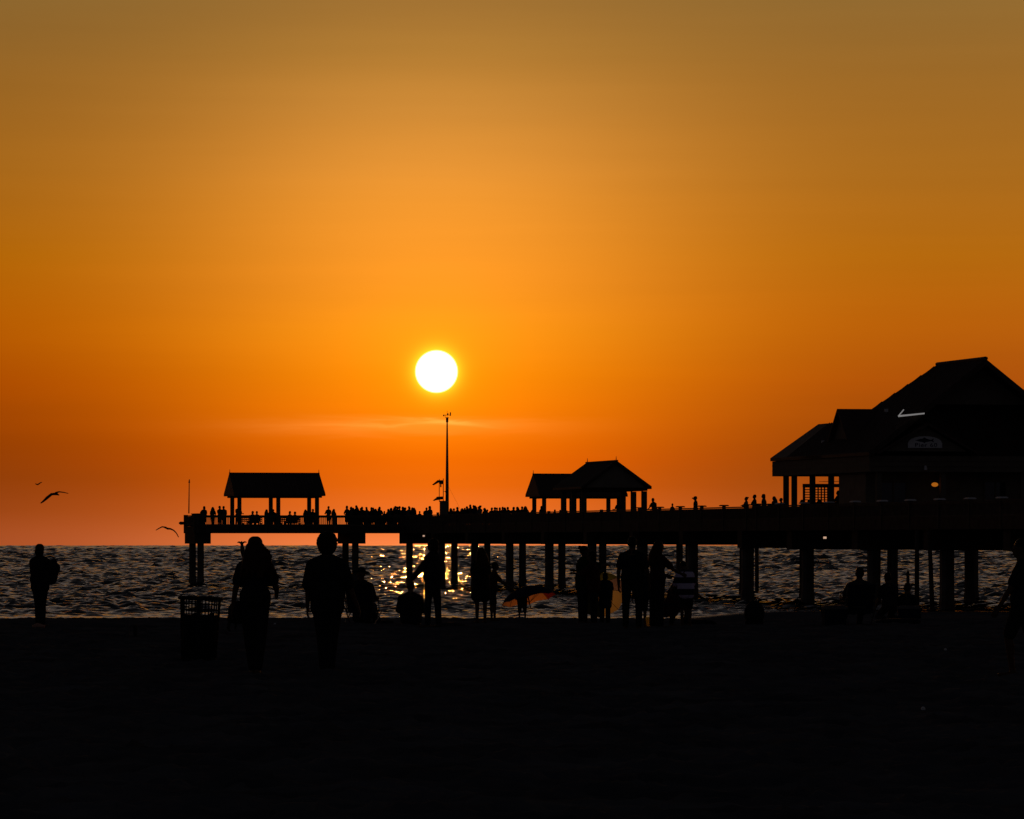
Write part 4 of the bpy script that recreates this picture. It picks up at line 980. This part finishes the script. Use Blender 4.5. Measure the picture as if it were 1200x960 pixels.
figure('person', 'curly haired man in loose tee shirt walking in the foreground', gp(383.5, d1), R(-3), 1.76, sx=1.13, bulk=.022, hair='curly', haircol='hair', top='loose', topcol='cloth_dark', bottom='pants', botcol='cloth_dark',
       arm=((.16,.02,-1),(.30,-.05,-1)), fore=((.04,.2,-1),(.42,.05,-1)), thigh=((.07,.06,-1),(-.07,-.05,-1)), shin=((.08,-.1,-1),(-.08,-.04,-1)), voxel=NEAR)
# right edge walker
figure('person', 'person in shorts walking at the right edge of the beach', gp(1197, 58.8), R(75), 1.76, bulk=.02, hair='short', top='tee', topcol='cloth_dark', bottom='shorts', botcol='cloth_dark',
       arm=((.15,.42,-.9),(.15,-.35,-1)), fore=((.05,.55,-.9),(.05,-.1,-1)), thigh=((0,.38,-1),(0,-.30,-1)), shin=((0,-.12,-1),(0,-.45,-1)), voxel=NEAR)
# seated and standing pair left of centre
figure('person', 'person sitting on the sand facing the sea, left of the standing woman', gp(481, 91.5), 0, 1.62, lean=10, thigh=((-.3,1,.95),(.3,1,.95)), shin=((.05,.6,-.85),(-.05,.6,-.85)), arm=((.25,.5,-.85),(.25,.5,-.85)), fore=((-.3,.9,.0),(-.3,.9,.0)), hair='bun', topcol='cloth_dark', sx=1.1, bulk=.03, top='long')
figure('person', 'woman in long coat with one arm stretched out to the left', gp(507, 90), R(62), 1.72, sx=1.05, bulk=.03, hair='bob', top='coat', topcol='cloth_dark', bottom='pants', botcol='cloth_navy',
       arm=((.05,.62,-.8),(.10,.10,-1)), fore=((.0,.75,-.75),(.0,.35,-1)), thigh=((0,.14,-1),(0,-.14,-1)), shin=((0,0,-1),(0,-.06,-1)), voxel=NEAR)
# beach chair with a wrapped sitter
def beach_chair(loc, rz, label):
    root = empty('beach_chair', loc, rz); tag(root, label, 'chair', 'folding chairs on the sand')
    m_ = MB(); m_.prism([(-.27,-.05,.24),(.27,-.05,.24),(.27,.42,.28),(-.27,.42,.28)], (0,0,.02)); m_.build('seat', MT['cloth_navy'], root, local=True)
    m_ = MB(); m_.prism([(-.27,-.07,.25),(.27,-.07,.25),(.27,-.35,.82),(-.27,-.35,.82)], (0,.02,.01)); m_.build('backrest', MT['cloth_navy'], root, local=True)
    for sd in (-1, 1):
        m_ = MB(); m_.tube([(.29*sd,-.37,.84),(.29*sd,-.05,.24),(.29*sd,.45,.28)], .014, 6); m_.build('frame', MT['metal'], root, local=True)
        m_ = MB(); m_.tube([(.31*sd,.42,.27),(.31*sd,-.28,.0)], .013, 6); m_.tube([(.325*sd,-.12,.36),(.325*sd,.36,.0)], .013, 6); m_.build('leg', MT['metal'], root, local=True)
        m_ = MB(); m_.prism([(.27*sd,-.22,.47),(.34*sd,-.22,.47),(.34*sd,.2,.47),(.27*sd,.2,.47)], (0,0,.025)); m_.tube([(.31*sd,.15,.47),(.31*sd,.18,.27)], .012, 6); m_.build('armrest', MT['wood2'], root, local=True)
    return root
c_ = gp(424, 92); beach_chair(c_, R(-12), 'low folding chair behind the curly haired man')
figure('person', 'hunched person sitting in the folding chair behind the curly haired man', (c_[0], c_[1]+.02, c_[2]), R(-12), 1.70, lean=-8, thigh=((-.12,1,.1),(.12,1,.1)), shin=((0,.45,-.8),(0,.45,-.8)), arm=((.2,.25,-.9),(.2,.25,-.9)), fore=((.0,.95,-.1),(.0,.95,-.1)), hair='hat', haircol='cloth_dark', top='coat', topcol='cloth_dark', sx=1.05, bulk=.03, seat_h=.26, head_pitch=25)
# pair at x 563-580
figure('person', 'long haired woman standing beside the child with the orange umbrella', gp(563.5, 94), R(25), 1.52, sx=.95, bulk=.015, hair='long', haircol='hair2', top='dress', topcol='cloth_dark', bottom='shorts', botcol='cloth_dark', arm=((.1,.1,-1),(.1,.15,-1)), fore=((-.2,.8,.1),(0,.3,-1)), thigh=((0,.06,-1),(0,-.1,-1)))
figure('person', 'child reaching right, just behind the long haired woman', gp(577.5, 95.5), R(-70), 1.22, sx=.85, hair='short', topcol='cloth_maroon', bottom='shorts', botcol='cloth_dark', arm=((.1,.8,-.55),(.1,.7,-.7)), fore=((.0,.9,-.15),(.0,.8,-.4)), thigh=((0,.2,-1),(0,-.15,-1)), lean=6)
# umbrella
def umbrella(name, apex, axis, rad, depth, cols, plen, label, group, up=None):
    root = empty(name, apex); tag(root, label, 'umbrella', group)
    ax = Vector(axis).normalized(); x = Vector((1, 0, 0)); x = (x-ax*x.dot(ax)).normalized(); y = ax.cross(x)
    m_ = MB(); K = 8; sub = 4; rg = 6
    def pt(i, r_):
        t = 2*math.pi*i/(K*sub); sc = 1-.055*math.sin(math.pi*((i % sub)/sub))*r_; q_ = r_*sc
        return (x*math.cos(t)+y*math.sin(t))*(rad*math.sin(q_*1.15)/math.sin(1.15))-ax*(depth*(1-math.cos(q_*1.15))/(1-math.cos(1.15)))
    vs = []
    for j in range(rg+1):
        for i in range(K*sub): vs.append(pt(i, max(.02, j/rg)))
    th = .004; n = len(vs)
    for i in range(K*sub):
        m_.cur = (i//sub) % len(cols)
        for j in range(rg):
            a = j*K*sub+i; b = j*K*sub+(i+1) % (K*sub); c = b+K*sub; d_ = a+K*sub
            m_.add([vs[a], vs[b], vs[c], vs[d_]], [(0,1,2,3)])
    bm_ = None
    o_ = m_.build('canopy', cols, root, True, local=True)
    bm_ = bmesh.new(); bm_.from_mesh(o_.data); bmesh.ops.remove_doubles(bm_, verts=bm_.verts, dist=.0005); bmesh.ops.recalc_face_normals(bm_, faces=bm_.faces); bm_.to_mesh(o_.data); bm_.free()
    m_ = MB(); m_.tube([ax*.09, ax*-plen], .012, 8); m_.build('pole', MT['metal'], root, True, local=True)
    for i in range(K):
        m_ = MB(); m_.tube([pt(i*sub, j/5)-ax*.012 for j in range(6)], .005, 5); m_.tube([-ax*depth*1.15, pt(i*sub, .55)-ax*.012], .004, 5); m_.build('rib', MT['black'], root, True, local=True)
    return root
ORG = mat_trans('orange_canopy', (.98,.42,.12), .95); RED = mat_trans('red_canopy', (.55,.06,.03), .7); NVY = mat_trans('navy_canopy', (.02,.02,.05), .3)
YEL = mat_trans('yellow_canopy', (.80,.62,.22), .85); GRN = mat_trans('green_canopy', (.22,.24,.02), .7); GRN_SHADED = mat_trans('shaded_green_canopy', (.02,.03,.008), .3); PNK = mat_trans('pale_canopy', (.55,.40,.32), .7)  # darkest green: shade on the left panels put into the colour
du = 104.0
kid = figure('person', 'small child beneath the orange and navy umbrella at the shoreline', gp(612, du), R(20), .80, sx=1.3, bulk=.075, hair='short', topcol='cloth_dark', bottom='shorts', botcol='cloth_dark', arm=((.1,.4,-.6),(.3,.4,-.2)), fore=((-.1,.7,.5),(-.3,.3,1)), thigh=((-.06,.05,-1),(.06,-.05,-1)), voxel=.009, head_pitch=10)
ap = px(616.5, 687.2, du)
umbrella('umbrella', ap, (-.20, .15, .95), .635, .33, [RED, ORG, ORG, ORG, NVY, NVY, NVY, NVY], .50, 'open orange and navy umbrella held over a small child', None)
# tilted green and yellow umbrella behind the hugging pair
ap = px(701, 691.5, 99.5)+Vector((0, .45, 0))
umbrella('beach_umbrella', ap, (-.25, .90, .35), .53, .32, [YEL, YEL, GRN_SHADED, GRN_SHADED, GRN_SHADED, GRN_SHADED, GRN, PNK], .95, 'green and yellow beach umbrella tipped over behind the hugging pair', None)
# hugging pair with child
figure('person', 'taller of the two people hugging, in front of the green umbrella', gp(683, 93.5), R(-60), 1.56, sx=1.0, bulk=.03, hair='bun', topcol='cloth_green', top='loose', bottom='pants', botcol='cloth_dark', arm=((.2,.7,-.35),(.2,.8,-.2)), fore=((-.5,.8,.3),(-.4,.9,.2)), head_yaw=-10, lean=4)
figure('person', 'shorter of the two people hugging, with back turned', gp(696, 93.2), R(75), 1.46, sx=1.05, bulk=.03, hair='bob', topcol='cloth_maroon', top='loose', bottom='pants', botcol='cloth_dark', arm=((.25,.65,-.5),(.25,.7,-.4)), fore=((-.4,.9,.2),(-.4,.9,.3)), lean=5)
figure('person', 'child standing right beside the hugging pair', gp(709, 93.8), R(15), 1.02, sx=1.2, bulk=.045, hair='bob', top='dress', topcol='cloth_navy', bottom='wide', botcol='cloth_dark', arm=((.2,.3,-.9),(.15,.1,-1)), fore=((.1,.8,.1),(.1,.3,-1)))
# the couple beneath the pier
figure('person', 'broad man standing with back turned, left of the pointing woman', gp(741, 88.5), R(-12), 1.76, sx=1.15, bulk=.03, hair='short', top='tee', topcol='cloth_dark', bottom='pants', botcol='cloth_dark', arm=((.22,.0,-1),(.3,.1,-1)), fore=((.02,.15,-1),(.1,.4,-1)), thigh=((-.06,.02,-1),(.06,-.02,-1)), voxel=NEAR)
figure('person', 'woman pointing one arm out towards the boy in stripes', gp(769.5, 89), R(-50), 1.68, sx=1.0, bulk=.02, hair='long', haircol='hair2', top='tee', topcol='cloth_maroon', bottom='wide', botcol='cloth_dark', arm=((.1,.6,-.8),(.2,.72,-.6)), fore=((0,.95,-.2),(0,.9,-.25)), lean=5, voxel=NEAR)
figure('person', 'boy in a striped shirt with bowed head', gp(804, 90.5), R(25), 1.30, sx=1.15, bulk=.035, hair='short', top='loose', topcol='stripe', bottom='shorts', botcol='cloth_dark', arm=((.2,.35,-.9),(.15,.3,-.9)), fore=((-.1,.8,-.3),(-.1,.7,-.4)), lean=10, head_pitch=35, thigh=((0,.08,-1),(0,-.05,-1)))
figure('person', 'crouching person low on the sand between the woman and the boy in stripes', gp(786, 91), R(-40), 1.62, lean=38, thigh=((-.25,1,.25),(.25,1,.25)), shin=((.02,-.35,-1),(-.02,-.35,-1)), arm=((.15,.5,-.9),(.15,.5,-.9)), fore=((-.1,.7,-.7),(-.1,.7,-.7)), hair='long', top='loose', topcol='cloth_maroon', bottom='pants', botcol='cloth_dark', bulk=.03, sx=1.05)
figure('person', 'child standing close between the broad man and the pointing woman', gp(752, 90), R(10), 1.18, sx=1.05, bulk=.03, hair='short', top='loose', topcol='cloth_navy', bottom='shorts', botcol='cloth_dark', arm=((.2,.1,-1),(.2,.3,-.9)), fore=((.05,.3,-1),(0,.8,.1)))
# orange bucket between them
m_ = MB(); c_ = Vector(gp(761.5, 89.8)); rings = [(.0,.055),(.02,.06),(.2,.085),(.215,.09),(.2,.082),(.03,.055)]
vs = []; fs = []
for z_, r_ in rings:
    for j in range(16): t = j*math.pi/8; vs.append(c_+Vector((r_*math.cos(t), r_*math.sin(t), z_)))
for i in range(len(rings)-1):
    for j in range(16): fs.append((i*16+j, i*16+(j+1) % 16, (i+1)*16+(j+1) % 16, (i+1)*16+j))
fs.append(tuple(range(15, -1, -1))); fs.append(tuple(80+j for j in range(16)))
m_.add(vs, fs); solid('sand_bucket', m_, mat_trans('orange_plastic', (1,.88,.30), .97), 'small glowing orange bucket on the sand between the man and the woman', 'bucket', smooth=True)
# dark pack on the sand
pk = Prims(); pk.e((0,0,.24), (.21,.14,.25)); pk.e((.0,-.1,.2), (.14,.09,.14)); pk.c((-.12,0,.06), .07, (.12,0,.06), .07); pk.e((0,0,.44), (.12,.09,.07))
root = link('backpack', pk.mesh('backpack', .014), MT['cloth_dark']); root.location = gp(884, 92); tag(root, 'dark backpack standing on the sand left of the pale lidded cooler', 'backpack')
m_ = MB(); m_.tube([(-.05,0,.50),(0,0,.56),(.05,0,.50)], .014, 6); m_.build('handle', MT['black'], root, local=True)
# coolers
def cooler(xp, d, w, h, label, legs=0, rz=.1):
    c_ = gp(xp, d); root = empty('cooler', c_, rz); tag(root, label, 'cooler', 'coolers on the sand')
    m_ = MB(); z0 = legs; m_.hexa([(-w/2*.94,-.17,z0),(w/2*.94,-.17,z0),(w/2*.94,.17,z0),(-w/2*.94,.17,z0),(-w/2,-.2,z0+h*.8),(w/2,-.2,z0+h*.8),(w/2,.2,z0+h*.8),(-w/2,.2,z0+h*.8)]); m_.build('cooler_box', MT['cloth_navy'], root, local=True)
    m_ = MB(); m_.box(-w/2-.015,w/2+.015,-.215,.215,z0+h*.805,z0+h*.93); m_.box(-w/2+.03,w/2-.03,-.18,.18,z0+h*.93,z0+h); m_.build('lid', MT['cloth_pale'], root, local=True)
    m_ = MB(); m_.tube([(-w/2-.02,0,z0+h*.6),(-w/2-.05,0,z0+h*.9),(-w/2-.05,0,z0+h*1.25),(w/2+.05,0,z0+h*1.25),(w/2+.05,0,z0+h*.9),(w/2+.02,0,z0+h*.6)], .012, 6); m_.build('handle', MT['black'], root, local=True)
    return root
cooler(977.5, 91, .45, .42, 'cooler with pale lid beside the person in the folding chair'); cooler(1065, 100, .48, .34, 'cooler in front of the last sitter near the slim props', rz=-.08)
c_ = gp(1006, 91.5); beach_chair((c_[0], c_[1], c_[2]), R(8), 'low folding chair between the cooler and the thick pile')
figure('person', 'person sitting in the folding chair right of the cooler', (c_[0], c_[1]+.02, c_[2]), R(8), 1.74, lean=-10, thigh=((-.12,1,.1),(.12,1,.1)), shin=((0,.45,-.8),(0,.45,-.8)), arm=((.3,.25,-.9),(.3,.25,-.9)), fore=((.0,.95,-.1),(.0,.95,-.1)), hair='short', topcol='cloth_grey', sx=1.15, bulk=.04, seat_h=.27)
m_ = MB(); q_ = Vector(gp(994, 90.6)); m_.tube([q_, q_+Vector((0,0,.15)), q_+Vector((0,0,.19)), q_+Vector((0,0,.235))], [.04,.04,.018,.016], 10); solid('drink_bottle', m_, MT['cloth_pale'], 'pale bottle on the sand beside the folding chair', 'bottle', smooth=True)
figure('person', 'person kneeling on the sand in front of a pile, right of the chair', gp(1043, 104), R(20), 1.62, lean=12, thigh=((-.15,.75,-.5),(.15,.75,-.5)), shin=((0,-1,-.12),(0,-1,-.12)), foot=((0,-1,-.2),(0,-1,-.2)), arm=((.15,.4,-.9),(.15,.4,-.9)), fore=((0,.8,-.5),(0,.8,-.5)), hair='short', topcol='cloth_dark', botcol='cloth_dark', sx=1.05, bulk=.02)
figure('person', 'person sitting on the sand behind the rightmost cooler', gp(1061.5, 104), R(-25), 1.62, lean=10, thigh=((-.2,1,.95),(.2,1,.95)), shin=((0,.6,-.85),(0,.6,-.85)), arm=((.2,.5,-.8),(.2,.5,-.8)), fore=((-.2,.9,.0),(-.2,.9,.0)), hair='short', topcol='cloth_dark', botcol='cloth_dark')
m_ = MB(); q_ = Vector(gp(950, 92.5)); rr = random.Random(2); ring0 = [q_+Vector((.19*math.cos(t*.628)*rr.uniform(.8,1.2), .1*math.sin(t*.628)*rr.uniform(.8,1.2), -.01)) for t in range(10)]; ring1 = [q_+Vector((.1*math.cos(t*.628)*rr.uniform(.7,1.3), .06*math.sin(t*.628), rr.uniform(.04,.085))) for t in range(10)]
m_.add(ring0+ring1+[q_+Vector((.02,0,.07))], [(i,(i+1) % 10,10+(i+1) % 10,10+i) for i in range(10)]+[(10+i,10+(i+1) % 10,20) for i in range(10)]+[tuple(range(9,-1,-1))])
solid('plastic_bag', m_, MT['cloth_pale'], 'crumpled pale bag lying on the sand left of the cooler', 'bag')
# two short stakes and a towel heap
for xx, hh, col, lb in ((149.5, .36, 'cloth_pale', 'taller pale stake in the sand left of the wire bin'), (158.5, .24, 'cloth_grey', 'shorter grey stake in the sand left of the wire bin')):
    q_ = Vector(gp(xx, 80)); m_ = MB(); m_.hexa([q_+Vector(v) for v in ((-.03,-.02,-.1),(.03,-.02,-.1),(.03,.02,-.1),(-.03,.02,-.1),(-.034,-.022,hh-.03),(.034,-.022,hh-.03),(.034,.022,hh-.03),(-.034,.022,hh-.03))])
    m_.add([q_+Vector(v) for v in ((-.034,-.022,hh-.03),(.034,-.022,hh-.03),(.034,.022,hh-.03),(-.034,.022,hh-.03),(0,0,hh))], [(0,1,4),(1,2,4),(2,3,4),(3,0,4)])
    solid('stake', m_, MT[col], lb, 'stake', 'stakes in the sand')
def heap(xp, d, rx, rz_, col, label, name='towel_heap', cat='towel'):
    P_ = Prims(); rr = random.Random(int(xp)); P_.e((0,0,rz_*.3), (rx,rx*.6,rz_*.7))
    for i in range(6): P_.e((rr.uniform(-rx,rx)*.8, rr.uniform(-.1,.1), rz_*rr.uniform(.1,.5)), (rx*rr.uniform(.2,.4), rx*.3, rz_*rr.uniform(.3,.6)))
    o_ = link(name, P_.mesh(name, .016), MT[col]); o_.location = gp(xp, d); tag(o_, label, cat, 'things left lying on the sand')
heap(528, 90, .3, .12, 'cloth_grey', 'crumpled towel on the sand right of the woman in a long coat'); heap(1050, 93, .45, .12, 'cloth_dark', 'wide dark towel heap on the sand at right below the sitters')
heap(634, 106, .10, .16, 'cloth_dark', 'small dark bag at the waterline right of the orange umbrella', 'beach_bag', 'bag'); heap(820, 92, .35, .13, 'cloth_dark', 'dark towel heap at the feet of the boy in stripes')
heap(447, 93, .25, .08, 'cloth_dark', 'low dark towel right of the left folding chair')
# scraps that catch the light
for i, (xx, d, lb) in enumerate(((322, 91, 'pale shell right of the long haired woman'), (440, 92.5, 'pale shell beside the left folding chair'), (1108, 71.5, 'pale shell on open sand below the slim props'), (1082, 46.5, 'pale shell low at right on the dark sand'), (250, 64.0, 'pale shell at the foot of the wire bin'))):
    q_ = Vector(gp(xx, d)); m_ = MB(); n = 9
    pts = [q_+Vector((.022*math.cos(math.pi*j/(n-1)), .0, .02+.022*math.sin(math.pi*j/(n-1)))) for j in range(n)]
    m_.prism(pts, (0, .02, .012)); solid('shell', m_, MT['white'], lb, 'shell', 'shells on the sand')
# wire litter bin
dB = 65.0; c_ = gp(232.5, dB); bin_ = empty('litter_bin', c_, 0); tag(bin_, 'round wire litter bin standing left of the long haired woman', 'bin')
bin_.rotation_euler = (0, R(2.0), 0)
m_ = MB(); Rb, Rt, Hb = .245, .285, .90
for i in range(36):
    t = i*math.pi/18; m_.tube([(Rb*math.cos(t),Rb*math.sin(t),.03),(Rt*math.cos(t),Rt*math.sin(t),Hb)], .007, 4)
for z_ in (.05, .18, .31, .44, .56, .66, .74, .82):
    r_ = Rb+(Rt-Rb)*z_/Hb; m_.tube([(r_*math.cos(i*math.pi/14), r_*math.sin(i*math.pi/14), z_) for i in range(29)], .007, 4)
m_.build('wire_cage', MT['black'], bin_, local=True)
m_ = MB(); m_.tube([((Rt+.012)*math.cos(i*math.pi/14), (Rt+.012)*math.sin(i*math.pi/14), Hb) for i in range(29)], .028, 8); m_.build('rim', MT['black'], bin_, True, local=True)
lm = MB(); n = 28; vs = []; fs = []; rr = random.Random(4)
for z_, k in ((.04,.93),(.3,.95),(.58,.95),(.67,.96)):
    for j in range(n): t = 2*math.pi*j/n; r_ = (Rb+(Rt-Rb)*z_/Hb)*k*rr.uniform(.96,1.0); vs.append((r_*math.cos(t), r_*math.sin(t), z_+(rr.uniform(-.05,.05) if z_ > .6 else 0)))
for i in range(3):
    for j in range(n): fs.append((i*n+j, i*n+(j+1) % n, (i+1)*n+(j+1) % n, (i+1)*n+j))
fs.append(tuple(range(n-1, -1, -1))); fs.append(tuple(3*n+j for j in range(n))); lm.add(vs, fs); lm.build('liner', MT['black'], bin_, True, local=True)
for i in range(3):
    t = .5+i*2.1; m_ = MB(); r0_, r1_ = Rb+.008, Rt+.012; n_ = Vector((-math.sin(t), math.cos(t), 0))*.035
    a_, b_ = Vector((r0_*math.cos(t), r0_*math.sin(t), .0)), Vector((r1_*math.cos(t), r1_*math.sin(t), Hb)); m_.prism([a_-n_, a_+n_, b_+n_, b_-n_], (.008*math.cos(t), .008*math.sin(t), 0)); m_.build('leg', MT['black'], bin_, local=True)

# ------------------------------------------------------------------ gulls
def gull(pts_l, pts_r, body, d, label, vox=.02):
    """wing and body points in photo pixels with radii in px; depth offsets give the wings real chord"""
    P_ = Prims(); c0 = px(body[0][0], body[0][1], d); mpp = d/F
    def q(p_): v = px(p_[0], p_[1], d)-c0; v.y = p_[3] if len(p_) > 3 else 0; return v
    for ch in (pts_l, pts_r):
        for a, b in zip(ch[:-1], ch[1:]):
            for off, k in ((-.05, .8), (0, 1), (.05, .9), (.1, .6)):
                o_ = Vector((0, off, 0)); P_.c(q(a)+o_, a[2]*mpp*k*1.35, q(b)+o_, b[2]*mpp*k*1.35)
    for a, b in zip(body[:-1], body[1:]): P_.c(q(a), a[2]*mpp, q(b), b[2]*mpp)
    o_ = link('gull', P_.mesh('gull', vox), MT['feather']); o_.location = c0; tag(o_, label, 'gull', 'gulls in the sky')
gull([(60.5,579.2,1.2,0),(55,583.5,1.3,.05),(50.5,587.5,.9,.1),(47.6,589.6,.55,.12)], [(65.5,577.6,.9,0),(69,576.4,.6,.05),(74,577,.5,.1),(79.6,578.3,.35,.14)], [(59.5,579.8,1.0,-.12),(63,579,1.6,0),(66.5,579.3,1.3,.1),(68.6,580.2,.7,.2)], 215, 'large gull gliding with bent wings at far left', .018)
gull([(42.8,567.6,.5,0),(41.4,567,.4,.1)], [(45.5,567.2,.6,0),(47.5,565.6,.4,.1),(49,565.2,.3,.2)], [(42.4,567.6,.5,0),(44,567.9,.9,0),(45.8,567.4,.5,0)], 420, 'tiny gull above the large one at far left', .03)
gull([(194.5,618.2,.75,0),(190,617.4,.6,.05),(185.8,619.4,.5,.1),(182.6,621.4,.4,.15)], [(199.5,619.8,.8,0),(203.5,621.6,.6,.05),(206.5,624.8,.5,.1),(209,629.6,.4,.15)], [(193,618.4,.7,-.1),(196.5,619.6,1.3,0),(200,619.9,1.0,.1)], 240, 'gull with drooping wings just left of the pier tip', .02)
gull([(282.2,636.6,.9,0),(280,635.2,.7,.05),(278,636,.5,.1)], [(284.5,636.4,.9,0),(286.5,635,.7,.05),(288.6,635.6,.5,.1)], [(283,634.4,.7,0),(283.4,637.5,1.6,0),(284,643,2.7,0),(284.6,649,2.5,0),(285,653,1.4,0)], 120, 'gull taking off at the shoulder of the long haired woman', .014)
